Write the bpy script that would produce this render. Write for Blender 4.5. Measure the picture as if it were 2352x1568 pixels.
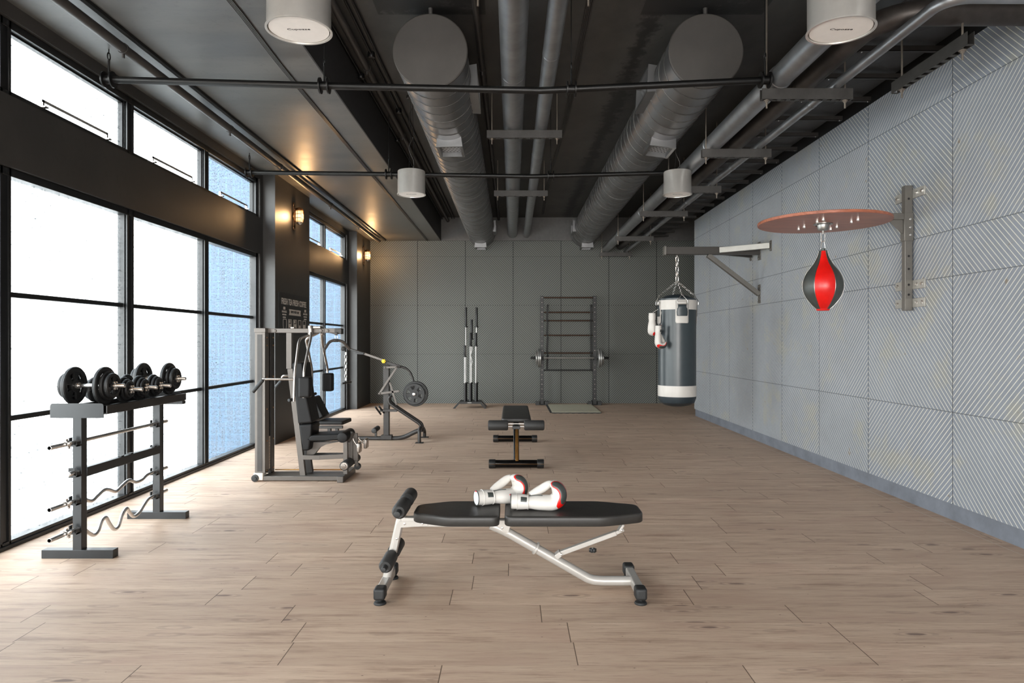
import bpy, math, random
from mathutils import Vector, Matrix
random.seed(7)
for o in list(bpy.data.objects): bpy.data.objects.remove(o)
S = bpy.context.scene
COL = S.collection
F = 1568.0

# ------------------------------------------------------------------ camera, world, exposure
cam = bpy.data.cameras.new('camera'); cam.lens = 24; cam.sensor_width = 36; cam.clip_end = 200
camo = bpy.data.objects.new('camera', cam); COL.objects.link(camo)
camo.location = (0, 0, 1.4); camo.rotation_euler = (math.radians(90), 0, 0)
S.camera = camo
S.view_settings.view_transform = 'Standard'; S.view_settings.look = 'None'
S.view_settings.exposure = 2.18; S.view_settings.gamma = 1.0
S.view_settings.use_curve_mapping = False
SKY = 1.8
w = bpy.data.worlds.new('overcast_sky'); S.world = w; w.use_nodes = True
nt = w.node_tree; nt.nodes.clear()
tc = nt.nodes.new('ShaderNodeTexCoord'); sx = nt.nodes.new('ShaderNodeSeparateXYZ')
rp = nt.nodes.new('ShaderNodeValToRGB'); bg = nt.nodes.new('ShaderNodeBackground'); wo = nt.nodes.new('ShaderNodeOutputWorld')
nt.links.new(tc.outputs['Generated'], sx.inputs[0]); nt.links.new(sx.outputs['Z'], rp.inputs[0])
rp.color_ramp.elements[0].position = 0.0; rp.color_ramp.elements[0].color = (1.0, .97, .93, 1)
rp.color_ramp.elements[1].position = .6; rp.color_ramp.elements[1].color = (.86, .93, 1.0, 1)
nt.links.new(rp.outputs[0], bg.inputs[0])
mx = nt.nodes.new('ShaderNodeMath'); mx.operation = 'MULTIPLY'; mx.inputs[1].default_value = -1; nt.links.new(sx.outputs['Y'], mx.inputs[0])      # overcast sky, brighter on the side behind the camera
mz = nt.nodes.new('ShaderNodeMath'); mz.operation = 'MAXIMUM'; mz.inputs[1].default_value = 0; nt.links.new(mx.outputs[0], mz.inputs[0])
my = nt.nodes.new('ShaderNodeMath'); my.operation = 'MULTIPLY_ADD'; my.inputs[1].default_value = 4.2; my.inputs[2].default_value = SKY; nt.links.new(mz.outputs[0], my.inputs[0])
nt.links.new(my.outputs[0], bg.inputs[1])
nt.links.new(bg.outputs[0], wo.inputs[0])

def portal(name, y0, y1, z0, z1, x=-3.56):
    l = bpy.data.lights.new(name, 'AREA'); l.shape = 'RECTANGLE'; l.size = y1-y0; l.size_y = z1-z0
    l.cycles.is_portal = True
    o = bpy.data.objects.new(name, l); COL.objects.link(o)
    o.location = (x, (y0+y1)/2, (z0+z1)/2)
    o.rotation_euler = Matrix(((0, 0, -1), (1, 0, 0), (0, -1, 0))).to_euler()   # -Z of the lamp looks towards +X
    return o
BAYS = [(-4.7, 1.5, 4), (3.03, 9.14, 4), (10.84, 13.95, 2)]
fp = portal('daylight_portal', -2.4, 2.6, .4, 2.6); fp.location = (.1, -5.15, 1.5); fp.rotation_euler = Matrix(((-1, 0, 0), (0, 0, -1), (0, -1, 0))).to_euler()  # portal of the added opening behind the camera
for a, b, n in BAYS: portal('daylight_portal', a, b, 0.03, 3.6)

# ------------------------------------------------------------------ pixel -> place
def P(px, py, Y): return Vector(((px-1176)*Y/F, Y, 1.4-(py-784)*Y/F))
def PX(px, py, X):
    Y = F*X/(px-1176); return Vector((X, Y, 1.4-(py-784)*Y/F))
def V(*a): return Vector(a)

# ------------------------------------------------------------------ materials
def lin(c):
    f = lambda v: v/12.92 if v <= .04045 else ((v+.055)/1.055)**2.4
    return tuple(f(v/255) for v in c)+(1,)
class NT:
    def __init__(s, name):
        s.m = bpy.data.materials.new(name); s.m.use_nodes = True; s.t = s.m.node_tree; s.t.nodes.clear()
        s.out = s.t.nodes.new('ShaderNodeOutputMaterial')
    def n(s, t, **k):
        x = s.t.nodes.new(t)
        for a, b in k.items(): setattr(x, a, b)
        return x
    def put(s, sock, v):
        if isinstance(v, E): s.t.links.new(v.o, sock)
        elif isinstance(v, bpy.types.NodeSocket): s.t.links.new(v, sock)
        else: sock.default_value = v
    def math(s, op, *a):
        x = s.n('ShaderNodeMath', operation=op)
        for i, v in enumerate(a): s.put(x.inputs[i], v)
        return E(s, x.outputs[0])
    def coord(s):
        tc = s.n('ShaderNodeTexCoord'); sp = s.n('ShaderNodeSeparateXYZ'); s.t.links.new(tc.outputs['Object'], sp.inputs[0])
        return tc.outputs['Object'], E(s, sp.outputs[0]), E(s, sp.outputs[1]), E(s, sp.outputs[2])
    def comb(s, x, y, z):
        c = s.n('ShaderNodeCombineXYZ'); s.put(c.inputs[0], x); s.put(c.inputs[1], y); s.put(c.inputs[2], z); return c.outputs[0]
    def noise(s, vec, scale, detail=4, rough=.6, sx=None):
        if sx:
            mp = s.n('ShaderNodeMapping'); mp.inputs['Scale'].default_value = sx; s.t.links.new(vec, mp.inputs[0]); vec = mp.outputs[0]
        x = s.n('ShaderNodeTexNoise'); s.t.links.new(vec, x.inputs['Vector'])
        x.inputs['Scale'].default_value = scale; x.inputs['Detail'].default_value = detail; x.inputs['Roughness'].default_value = rough
        return E(s, x.outputs[0])
    def ramp(s, fac, stops):
        x = s.n('ShaderNodeValToRGB'); s.put(x.inputs[0], fac); e = x.color_ramp.elements
        while len(e) < len(stops): e.new(.5)
        for i, (p, c) in enumerate(stops): e[i].position = p; e[i].color = c if len(c) == 4 else tuple(c)+(1,)
        return x.outputs[0]
    def mix(s, fac, a, b, blend='MIX'):
        x = s.n('ShaderNodeMix', data_type='RGBA', blend_type=blend)
        s.put(x.inputs[0], fac); s.put(x.inputs[6], a); s.put(x.inputs[7], b); return x.outputs[2]
    def bump(s, h, strength=.2, dist=.01):
        x = s.n('ShaderNodeBump'); x.inputs['Strength'].default_value = strength; x.inputs['Distance'].default_value = dist
        s.put(x.inputs['Height'], h); return x.outputs[0]
    def pbr(s, col, rough=.5, metal=0., normal=None, **k):
        b = s.n('ShaderNodeBsdfPrincipled'); s.put(b.inputs['Base Color'], col); s.put(b.inputs['Roughness'], rough); s.put(b.inputs['Metallic'], metal)
        if normal is not None: s.t.links.new(normal, b.inputs['Normal'])
        for a, v in k.items(): s.put(b.inputs[a.replace('_', ' ')], v)
        s.t.links.new(b.outputs[0], s.out.inputs[0]); return b
class E:
    def __init__(s, nt, o): s.nt = nt; s.o = o
    def __add__(s, b): return s.nt.math('ADD', s, b)
    def __radd__(s, b): return s.nt.math('ADD', b, s)
    def __sub__(s, b): return s.nt.math('SUBTRACT', s, b)
    def __rsub__(s, b): return s.nt.math('SUBTRACT', b, s)
    def __mul__(s, b): return s.nt.math('MULTIPLY', s, b)
    def __rmul__(s, b): return s.nt.math('MULTIPLY', b, s)
    def __truediv__(s, b): return s.nt.math('DIVIDE', s, b)
    def gt(s, b): return s.nt.math('GREATER_THAN', s, b)
    def lt(s, b): return s.nt.math('LESS_THAN', s, b)
    def floor(s): return s.nt.math('FLOOR', s)
    def fract(s): return s.nt.math('FRACT', s)
    def abs(s): return s.nt.math('ABSOLUTE', s)
    def mod(s, b): return s.nt.math('FLOORED_MODULO', s, b)
    def max(s, b): return s.nt.math('MAXIMUM', s, b)
    def min(s, b): return s.nt.math('MINIMUM', s, b)

def simple(name, rgb, rough=.5, metal=0., var=.12, scale=18, bump=.0, bscale=200, stretch=None, **k):
    t = NT(name); v, x, y, z = t.coord(); c = lin(rgb)
    n = t.noise(v, scale, 5, .6, stretch)
    lo = tuple(a*(1-var) for a in c[:3])+(1,); hi = tuple(min(1, a*(1+var)) for a in c[:3])+(1,)
    col = t.ramp(n, [(.3, lo), (.7, hi)])
    nm = t.bump(t.noise(v, bscale, 2), bump, .002) if bump else None
    r = t.math('MULTIPLY_ADD', n, .12, rough-.06)
    t.pbr(col, r, metal, nm, **k); return t.m

def striped(name, base, line, u_axis, u0, pw, rows, per, lw, light_var, noise_var=.12, rough=.6, stains=False, parity0=0, jcol=(40, 42, 46), jw=.0035):
    t = NT(name); v, x, y, z = t.coord(); u = x if u_axis == 'x' else y
    cell = ((u-u0)/pw) if u_axis == 'x' else ((u-((u-6.375).max(0.).min(.206))-u0)/pw); col = cell.floor(); row = None
    for r in rows:
        g = z.lt(r); row = g if row is None else row+g
    par = (col+row+parity0).mod(2)
    sgn = par*2-1
    f = ((z+sgn*u)/per).fract()
    m = f.lt(lw)
    jd = (cell.fract()-.5).abs().gt(.5-jw/pw)
    for r in rows:
        g = (z-r).abs().lt(.004); jd = jd.max(g*.6)
    n1 = t.noise(v, 2.2, 6, .65); n2 = t.noise(v, 26, 5, .7)
    b = t.mix(t.math('MULTIPLY', n1, 1.0), tuple(a*(1-noise_var) for a in lin(base)[:3])+(1,), tuple(a*(1+noise_var) for a in lin(base)[:3])+(1,))
    b = t.mix(t.math('MULTIPLY', (n2-.35).max(0.), .5), b, tuple(a*.55 for a in lin(base)[:3])+(1,))
    if stains:
        n3 = t.noise(v, 1.7, 7, .75); b = t.mix((((n3-.53)*5).max(0.)).min(.45), b, lin((150, 146, 128)))
        n4 = t.noise(v, 9, 3, .5); b = t.mix((((n4-.70)*14).max(0.)).min(.7), b, lin((120, 102, 74)))
    lc = t.mix(t.noise(v, 14, 3), lin(tuple(int(a*(1-light_var)) for a in line)), lin(line))
    c = t.mix(m, b, lc)
    c = t.mix(jd, c, lin(jcol))
    h = (m*-1.0)-(jd*1.5)+n2*.3
    t.pbr(c, rough, 0., t.bump(h, .25, .004)); return t.m

M = {}
M['wall_r'] = striped('grey_limestone_panels', (132, 138, 147), (222, 219, 208), 'y', 5.33, 1.055, [3.327, 2.273, 1.911, .847],     .0507, .150, .10, .24, .62, True, 1)
M['wall_b'] = striped('charcoal_ribbed_panels', (66, 68, 66), (118, 120, 112), 'x', -2.14, 1.083, [3.323, 2.218, 1.114], .0520, .36, .05, .10, .55, False, 1, (20, 20, 20), .008)
M['base_r'] = simple('grey_stone_plinth', (112, 117, 126), .6, var=.2, scale=5, bump=.1, bscale=60)

t = NT('pale_oak_planks'); v, x, y, z = t.coord()
PWD = .225
ry = ((y-.028)/PWD); row = ry.floor()
wn = t.n('ShaderNodeTexWhiteNoise', noise_dimensions='1D'); t.put(wn.inputs['W'], row*1.37+3.1)
off = E(t, wn.outputs[0]); PL = 1.3
ru = (x/PL+off*1.0); colm = ru.floor()
wn2 = t.n('ShaderNodeTexWhiteNoise', noise_dimensions='2D'); t.put(wn2.inputs['Vector'], t.comb(row, colm, 0.))
pid = E(t, wn2.outputs[0])
gv = t.comb(x*1.0+pid*17, y*9.0+pid*31, 0.)
g1 = t.noise(gv, 1.6, 8, .66); g2 = t.noise(t.comb(x*3.+pid*7, y*60., 0.), 1.6, 6, .7)
g3 = t.noise(t.comb(x*1.3+pid*9, y*3.+pid*5, 0.), 1.1, 4, .6)
c = t.ramp(g1, [(.30, lin((148, 121, 103))), (.46, lin((196, 169, 147))), (.70, lin((218, 193, 170)))])
c = t.mix((((g2-.53)*5.5).max(0.)).min(.8), c, lin((138, 112, 96)))
c = t.mix((((g3-.5)*3.0).max(0.)).min(.45), c, lin((184, 152, 134)))
c = t.mix(pid*.45, c, lin((170, 146, 127)))
vo = t.n('ShaderNodeTexVoronoi'); t.put(vo.inputs['Vector'], t.comb(x*.9+pid*3, y*3.6+g1*.25, 0.)); vo.inputs['Scale'].default_value = 1.9
vd = E(t, vo.outputs['Distance'])
c = t.mix(((.10-vd)*22).max(0.).min(.8), c, lin((112, 92, 84)))
c = t.mix(((.035-(vd-.16).abs())*14).max(0.).min(.22), c, lin((110, 92, 82)))
vs = t.n('ShaderNodeTexVoronoi'); t.put(vs.inputs['Vector'], t.comb(x*3., y*6., 0.)); vs.inputs['Scale'].default_value = 2.6
c = t.mix(((.05-E(t, vs.outputs['Distance']))*30).max(0.).min(.8), c, lin((70, 54, 46)))
jx = (ru.fract()-.5).abs().gt(.5-.0022/PL); jy = (ry.fract()-.5).abs().gt(.5-.0009/PWD)
c = t.mix(jx*.85, c, lin((70, 52, 38))); c = t.mix(jy*.35, c, lin((84, 68, 56)))
c = t.mix((x-3.347).abs().lt(.0035), c, lin((196, 184, 168)))
rr = t.math('MULTIPLY_ADD', g1, .16, .46)
t.pbr(c, rr, 0., t.bump(g2*.35+g1*.4-jx*3-jy*2, .10, .003), Specular_IOR_Level=.22); M['floor'] = t.m

def concrete(name, lo, hi, rough, stretch=(1, 1, 1), sc=1.2):
    t = NT(name); v, x, y, z = t.coord()
    n = t.noise(v, sc, 8, .68, stretch); n2 = t.noise(v, 20, 4, .6)
    c = t.ramp(n, [(.32, lin(lo)), (.68, lin(hi))]); c = t.mix((((n2-.58)*3).max(0.)).min(.25), c, tuple(a*.6 for a in lin(lo)[:3])+(1,))
    t.pbr(c, t.math('MULTIPLY_ADD', n, .2, rough-.1), 0., t.bump(n*.6+n2*.2, .12, .01)); return t.m
M['ceil_low'] = concrete('smooth_cast_concrete', (72, 72, 71), (96, 95, 92), .42, (.5, 2.5, 1))
M['ceil_high'] = concrete('dark_cast_concrete', (52, 51, 50), (76, 74, 71), .6, (1.2, .7, 1))
t = NT('dark_concrete_soot_and_patches'); v, x, y, z = t.coord()
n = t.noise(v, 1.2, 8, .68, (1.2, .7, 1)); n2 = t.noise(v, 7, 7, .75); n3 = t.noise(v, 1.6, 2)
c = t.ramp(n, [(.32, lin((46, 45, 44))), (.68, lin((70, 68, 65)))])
band = (1.-(x-1.22).abs()/.34).max(0.)*(y.gt(5.4)); spot = ((x+.685).abs().lt(.46)).max((x-1.62).abs().lt(.52))*(y.gt(5.25))*(y.lt(5.85))  # sooty band beside the right duct; plain dark rectangles at both duct fronts
soot_and_patches = ((band*.55+spot*.5+n2*.8-.78)*9.).max(0.).min(.85)
c = t.mix(soot_and_patches, c, lin((14, 14, 14))); t.pbr(c, .6, 0., t.bump(n, .12, .01)); M['ceil_soot_patches'] = t.m
M['wall_dark'] = concrete('charcoal_plaster', (40, 39, 38), (54, 52, 50), .46)
M['fascia'] = simple('black_beam_paint', (34, 33, 34), .7)
M['soffit'] = simple('grey_soffit_paint', (92, 90, 88), .6)
M['rear'] = simple('mid_grey_plaster', (170, 166, 160), .7, scale=3)
M['frame'] = simple('black_window_metal', (24, 25, 26), .38, .3)
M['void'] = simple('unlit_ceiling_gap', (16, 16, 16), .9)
M['chrome'] = simple('polished_steel', (214, 211, 207), .24, .92, var=.04)
M['steel'] = simple('brushed_steel', (160, 158, 154), .34, 1.0, var=.1)
M['galv'] = simple('galvanised_sheet', (130, 130, 131), .36, .88, var=.12, scale=3)
M['pipe'] = simple('zinc_pipe', (148, 149, 151), .36, .85, var=.18, scale=5)
M['pipe_dk'] = simple('aged_pipe', (78, 73, 70), .45, .7, var=.3, scale=6)
M['seam'] = simple('duct_seam_metal', (84, 82, 80), .5, .5)
M['duct_cap'] = simple('dull_duct_cap', (66, 63, 60), .6, .1, scale=4, var=.15)
M['conduit'] = simple('grey_conduit', (64, 61, 59), .45, .4)
M['black_pipe'] = simple('black_gas_pipe', (15, 15, 15), .42, .3)
M['tray'] = simple('strut_channel', (74, 72, 70), .48, .6)
M['sheet'] = simple('dark_sheet_metal', (62, 62, 63), .55, .3, scale=3)
M['rod'] = simple('threaded_rod_zinc', (140, 130, 120), .4, .8)
M['lamp'] = simple('satin_aluminium', (208, 204, 198), .30, .62, var=.04)
M['diff'] = simple('lamp_diffuser', (226, 219, 212), .6, var=.03)
M['ink'] = simple('black_print', (22, 20, 20), .6)
M['blk'] = simple('black_powdercoat', (30, 30, 30), .42, .2)
M['blk_gloss'] = simple('gloss_black_steel', (16, 15, 15), .16, .5)
M['gold'] = simple('brass_tinted_edge', (150, 108, 58), .3, .9)
M['rung'] = simple('rusty_brown_bar', (66, 46, 34), .35, .6)
M['pad_shaded'] = simple('black_vinyl_shaded', (17, 16, 16), .55, bump=.08, bscale=400, Specular_IOR_Level=.25)  # black vinyl darkened to stand for the weaker light at the machines
M['iron'] = simple('black_cast_iron', (28, 28, 28), .5, .15, bump=.1)
M['rack'] = simple('graphite_rack_paint', (50, 51, 52), .40, .45, var=.05)
M['gym'] = simple('taupe_machine_paint', (90, 84, 79), .42, .35, var=.05)
M['gym_dk'] = simple('dark_machine_paint', (48, 45, 43), .45, .3)
M['gymtube'] = simple('champagne_tube', (158, 150, 143), .25, .9, var=.04)
M['pad'] = simple('black_vinyl', (42, 40, 38), .46, bump=.08, bscale=400)
M['foam'] = simple('black_foam', (40, 39, 38), .62, bump=.2, bscale=500)
M['rubber'] = simple('black_rubber', (26, 26, 26), .6)
M['white_metal'] = simple('silver_white_powdercoat', (172, 167, 161), .34, .25, var=.03)
M['white'] = simple('white_leather', (200, 195, 189), .38, var=.03, bump=.05)
M['white_in'] = simple('white_lining', (214, 214, 216), .7)
M['red'] = simple('red_leather', (206, 20, 16), .33, var=.15, scale=8)
M['grey_l'] = simple('charcoal_leather', (58, 62, 60), .36, var=.15, scale=30)
M['bag'] = simple('slate_bag_vinyl', (50, 58, 62), .32, var=.04)
M['bagdome'] = simple('dark_bag_lid', (32, 42, 48), .5, var=.08)
M['yellow'] = simple('yellow_plastic', (222, 190, 24), .4)
M['white_pl'] = simple('white_plastic', (216, 206, 194), .45)
M['mat'] = simple('beige_rubber_mat', (186, 180, 158), .7, var=.15, scale=60)
M['brk'] = simple('grey_bracket_steel', (112, 109, 104), .42, .55, var=.06)
M['brk_lt'] = simple('light_bracket_steel', (168, 166, 160), .42, .5, var=.05)
M['brk_dk'] = simple('dark_bracket_steel', (70, 67, 64), .45, .4, var=.06)
M['platesteel'] = simple('silver_plate', (168, 168, 166), .36, .8)
M['poster'] = simple('chalkboard_black', (20, 21, 25), .45)
M['chalk'] = simple('chalk_white', (196, 192, 186), .8)
M['brass'] = simple('aged_brass', (150, 112, 78), .32, .9)
M['pave'] = simple('outside_paving', (196, 194, 190), .8)
M['stack'] = simple('weight_stack_steel', (190, 176, 160), .4, .4)
t = NT('perforated_vent_sheet'); v, x, y, z = t.coord()
uu = (x-z*.7)/.038; vv = y/.05; ro_ = vv.floor().mod(2)*.5
du = (uu+ro_).fract()-.5; dv = vv.fract()-.5
t.pbr(t.mix((du*du+dv*dv).lt(.06), lin((150, 150, 150)), lin((20, 20, 20))), .5, .5); M['perf'] = t.m
# wood for the round platform
t = NT('reddish_platform_wood'); v, x, y, z = t.coord()
n = t.noise(v, 3, 8, .7, (1, 14, 14)); c = t.ramp(n, [(.3, lin((120, 66, 48))), (.7, lin((176, 108, 82)))])
t.pbr(c, .35, 0., t.bump(n, .05, .002)); M['wood'] = t.m
# glass with condensation (see-through pane with thin trickles of translucent droplets)
t = NT('rain_streaked_glass'); v, x, y, z = t.coord()
s1 = t.noise(t.comb(y*48., z*1.3, 0.), 2.0, 6, .75); s2 = t.noise(t.comb(y*95., z*38., 0.), 1.2, 3, .6); s3 = t.noise(t.comb(y*1.2, z*.8, 2.), 1.4, 3, .5)
fac = (((s1-.50)*5.0).max(0.).min(1.)*.55 + ((s2-.56)*7.).max(0.).min(1.)*.30+ (s3-.35).max(0.)*.12).min(.85)
tr = t.n('ShaderNodeBsdfTransparent'); tr.inputs[0].default_value = (.93, .96, .97, 1)
tl = t.n('ShaderNodeBsdfTranslucent'); tl.inputs[0].default_value = (.095, .10, .105, 1)
gl = t.n('ShaderNodeBsdfGlossy'); gl.inputs['Roughness'].default_value = .15; gl.inputs[0].default_value = (.9, .9, .9, 1)
ms = t.n('ShaderNodeMixShader'); t.put(ms.inputs[0], fac); t.t.links.new(tr.outputs[0], ms.inputs[1]); t.t.links.new(tl.outputs[0], ms.inputs[2])
sp_ = ((s2+(s3-.5)*.12-.585)*14.).max(0.).min(.97); dk = t.n('ShaderNodeBsdfTranslucent'); dk.inputs[0].default_value = (.035, .042, .045, 1)
ms3 = t.n('ShaderNodeMixShader'); t.put(ms3.inputs[0], sp_); t.t.links.new(ms.outputs[0], ms3.inputs[1]); t.t.links.new(dk.outputs[0], ms3.inputs[2]); ms = ms3
ms2 = t.n('ShaderNodeMixShader'); ms2.inputs[0].default_value = .05; t.t.links.new(ms.outputs[0], ms2.inputs[1]); t.t.links.new(gl.outputs[0], ms2.inputs[2])
t.t.links.new(ms2.outputs[0], t.out.inputs[0]); M['glass'] = t.m
# blue tiled facade outside
t = NT('blue_tiled_facade'); v, x, y, z = t.coord()
h = ((x+y)*4.4).fract(); k = (z*5.6).fract(); j = h.lt(.10).max(k.lt(.10))
n = t.noise(v, 1.2, 3); c = t.mix(n, lin((2, 30, 50)), lin((5, 44, 66))); c = t.mix(j, c, lin((14, 54, 76)))
t.pbr(c, .5); M['facade'] = t.m
# glowing lamp glass
t = NT('lit_lamp_glass'); v, x, y, z = t.coord()
em = t.n('ShaderNodeEmission'); fz = (z.abs()*9.).min(1.)
t.put(em.inputs[0], t.mix(fz, (1., .72, .38, 1), (1., .42, .13, 1))); em.inputs[1].default_value = .55
t.t.links.new(em.outputs[0], t.out.inputs[0]); M['glow'] = t.m

# ------------------------------------------------------------------ mesh helpers
class MB:
    def __init__(s): s.v = []; s.f = []
    def add(s, vs, fs):
        b = len(s.v); s.v += [tuple(p) for p in vs]; s.f += [tuple(i+b for i in f) for f in fs]; return s
    def box(s, a, b):
        x0, y0, z0 = [min(p, q) for p, q in zip(a, b)]; x1, y1, z1 = [max(p, q) for p, q in zip(a, b)]
        return s.add([(x0,y0,z0),(x1,y0,z0),(x1,y1,z0),(x0,y1,z0),(x0,y0,z1),(x1,y0,z1),(x1,y1,z1),(x0,y1,z1)],
                     [(0,3,2,1),(4,5,6,7),(0,1,5,4),(1,2,6,5),(2,3,7,6),(3,0,4,7)])
    def bar(s, p, q, w, h=None, up=(0, 0, 1)):      # rectangular bar between two points; w across, h along 'up'
        h = w if h is None else h; p = Vector(p); q = Vector(q); d = (q-p).normalized(); u = Vector(up)
        if abs(d.dot(u)) > .98: u = Vector((0, 1, 0))
        sd = d.cross(u).normalized(); u = sd.cross(d).normalized(); vs = []
        for c in (p, q):
            for a, b in ((-1,-1),(1,-1),(1,1),(-1,1)): vs.append(c+sd*(a*w/2)+u*(b*h/2))
        return s.add(vs, [(0,1,2,3),(7,6,5,4),(0,4,5,1),(1,5,6,2),(2,6,7,3),(3,7,4,0)])
    def prism(s, pts, off):        # closed polygon (3d pts) extruded by off
        n = len(pts); off = Vector(off); vs = [Vector(p) for p in pts]+[Vector(p)+off for p in pts]
        return s.add(vs, [tuple(range(n))[::-1], tuple(range(n, 2*n))]+[(i, (i+1) % n, n+(i+1) % n, n+i) for i in range(n)])
    def tube(s, pts, r, n=12, closed=False, cap=True):
        pts = [Vector(p) for p in pts]; m = len(pts); rs = r if isinstance(r, (list, tuple)) else [r]*m
        T = []
        for i in range(m):
            a = pts[(i-1) % m] if (closed or i > 0) else pts[i]; b = pts[(i+1) % m] if (closed or i < m-1) else pts[i]
            T.append((b-a).normalized())
        u = T[0].orthogonal().normalized(); vs = []
        for i in range(m):
            if i: u = (u-T[i]*u.dot(T[i])); u = u.normalized() if u.length > 1e-6 else T[i].orthogonal().normalized()
            w_ = T[i].cross(u)
            for k in range(n):
                a = 2*math.pi*k/n; vs.append(pts[i]+(u*math.cos(a)+w_*math.sin(a))*rs[i])
        fs = []
        for i in range(m if closed else m-1):
            for k in range(n):
                j = (i+1) % m; fs.append((i*n+k, i*n+(k+1) % n, j*n+(k+1) % n, j*n+k))
        if cap and not closed: fs += [tuple(range(n))[::-1], tuple(range((m-1)*n, m*n))]
        return s.add(vs, fs)
    def lathe(s, prof, org=(0,0,0), ax=(0,0,1), n=32, closed=False, a0=0, a1=None):
        ax = Vector(ax).normalized(); org = Vector(org); u = ax.orthogonal().normalized() if abs(ax.z) < .99 else Vector((1,0,0)); w_ = ax.cross(u)
        full = a1 is None; a1 = 2*math.pi if full else a1; cnt = n if full else n+1; vs = []
        for r, h in prof:
            for k in range(cnt):
                a = a0+(a1-a0)*k/n; vs.append(org+ax*h+(u*math.cos(a)+w_*math.sin(a))*r)
        m = len(prof); fs = []
        for i in range(m if closed else m-1):
            j = (i+1) % m
            for k in range(n):
                k2 = (k+1) % cnt; fs.append((i*cnt+k, i*cnt+k2, j*cnt+k2, j*cnt+k))
        if full and not closed:
            if prof[0][0] > 1e-5: fs.append(tuple(range(n))[::-1])
            if prof[-1][0] > 1e-5: fs.append(tuple(range((m-1)*n, m*n)))
        if not full: fs += [tuple(i*cnt for i in range(m)), tuple(i*cnt+n for i in range(m))[::-1]]
        return s.add(vs, fs)
    def cyl(s, p, q, r, n=20):
        p = Vector(p); q = Vector(q); return s.lathe([(r, 0), (r, (q-p).length)], p, q-p, n)
    def rcyl(s, p, q, r, e=None, n=24):             # cylinder with rounded ends
        p = Vector(p); q = Vector(q); L = (q-p).length; e = e or r*.25
        return s.lathe([(r-e, 0), (r-e*.3, e*.3), (r, e), (r, L-e), (r-e*.3, L-e*.3), (r-e, L)], p, q-p, n)
    def build(s, name, mat, parent=None, bevel=0, seg=2, smooth=35, sub=0):
        me = bpy.data.meshes.new(name); me.from_pydata(s.v, [], s.f)
        import bmesh
        bm = bmesh.new(); bm.from_mesh(me); bmesh.ops.remove_doubles(bm, verts=bm.verts, dist=1e-6)
        bmesh.ops.recalc_face_normals(bm, faces=bm.faces); bm.to_mesh(me); bm.free()
        me.materials.append(M[mat] if isinstance(mat, str) else mat)
        me.shade_smooth(); me.set_sharp_from_angle(angle=math.radians(smooth))
        o = bpy.data.objects.new(name, me); COL.objects.link(o)
        if bevel:
            b = o.modifiers.new('bevel', 'BEVEL'); b.width = bevel; b.segments = seg; b.limit_method = 'ANGLE'; b.angle_limit = math.radians(40); b.harden_normals = False
        if sub:
            q = o.modifiers.new('sub', 'SUBSURF'); q.levels = sub; q.render_levels = sub
        if parent is not None: o.parent = parent
        return o
def mb(): return MB()
def tag(o, label=None, cat=None, group=None, kind=None):
    if label: o['label'] = label
    if cat: o['category'] = cat
    if group: o['group'] = group
    if kind: o['kind'] = kind
    return o
def thing(name, loc, label, cat, group=None):
    o = bpy.data.objects.new(name, None); COL.objects.link(o); o.location = loc; o.empty_display_size = .1
    return tag(o, label, cat, group)
class Local:       # thing whose parts are given in world coordinates
    pass
def part(o, parent):
    o.parent = parent; o.matrix_parent_inverse = Matrix.Identity(4); return o
def wbuild(m, name, mat, root, **k):   # geometry in world coordinates, root unrotated
    ox, oy, oz = root['_o'] if '_o' in root else tuple(root.location)
    m.v = [(x-ox, y-oy, z-oz) for x, y, z in m.v]
    return m.build(name, mat, root, **k)
def sub(m, name, mat, root, parent, **k):   # sub-part: geometry in world coords of root, parent is a part located at the root's origin
    ox, oy, oz = tuple(root.location)
    m.v = [(x-ox, y-oy, z-oz) for x, y, z in m.v]
    return m.build(name, mat, parent, **k)
def copy_tree(o, parent=None):
    c = o.copy(); COL.objects.link(c)
    if parent is not None: c.parent = parent
    for ch in list(o.children): copy_tree(ch, c)
    return c
def struct(m, name, mat, parent=None, **k):
    o = m.build(name, mat, parent, **k)
    if parent is None: o['kind'] = 'structure'
    return o
def arc(c, a, b, deg0, deg1, r, n=8):   # points on an arc in the plane spanned by a, b
    c = Vector(c); a = Vector(a); b = Vector(b)
    return [c+a*(r*math.cos(math.radians(deg0+(deg1-deg0)*i/n)))+b*(r*math.sin(math.radians(deg0+(deg1-deg0)*i/n))) for i in range(n+1)]
def rnd(pts, r=.05, n=5):    # round the corners of a polyline
    pts = [Vector(p) for p in pts]; out = [pts[0]]
    for i in range(1, len(pts)-1):
        p, c, q = pts[i-1], pts[i], pts[i+1]; d1 = (p-c); d2 = (q-c); l = min(r, d1.length*.45, d2.length*.45)
        a = c+d1.normalized()*l; b = c+d2.normalized()*l
        for k in range(n+1):
            t = k/n; out.append(a*(1-t)**2+c*2*t*(1-t)+b*t*t)
    return out+[pts[-1]]
def link_chain(p, q, L=.03, W=.016, r=.0024, m=None):
    m = m or mb(); p = Vector(p); q = Vector(q); d = q-p; n = max(2, int(round(d.length/(L-2.2*r)))); st = d/n; dn = d.normalized()
    L = d.length/n+2.4*r
    s1 = dn.orthogonal().normalized(); s2 = dn.cross(s1)
    for i in range(n):
        c = p+st*(i+.5); sd = s1 if i % 2 else s2; h = L/2-W/2; pts = []
        for k in range(7): a = math.pi*k/6; pts.append(c+dn*(h+math.sin(a)*W/2)+sd*(math.cos(a)*W/2))
        for k in range(7): a = math.pi*k/6; pts.append(c-dn*(h+math.sin(a)*W/2)-sd*(math.cos(a)*W/2))
        m.tube(pts, r, 6, closed=True)
    return m
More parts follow.
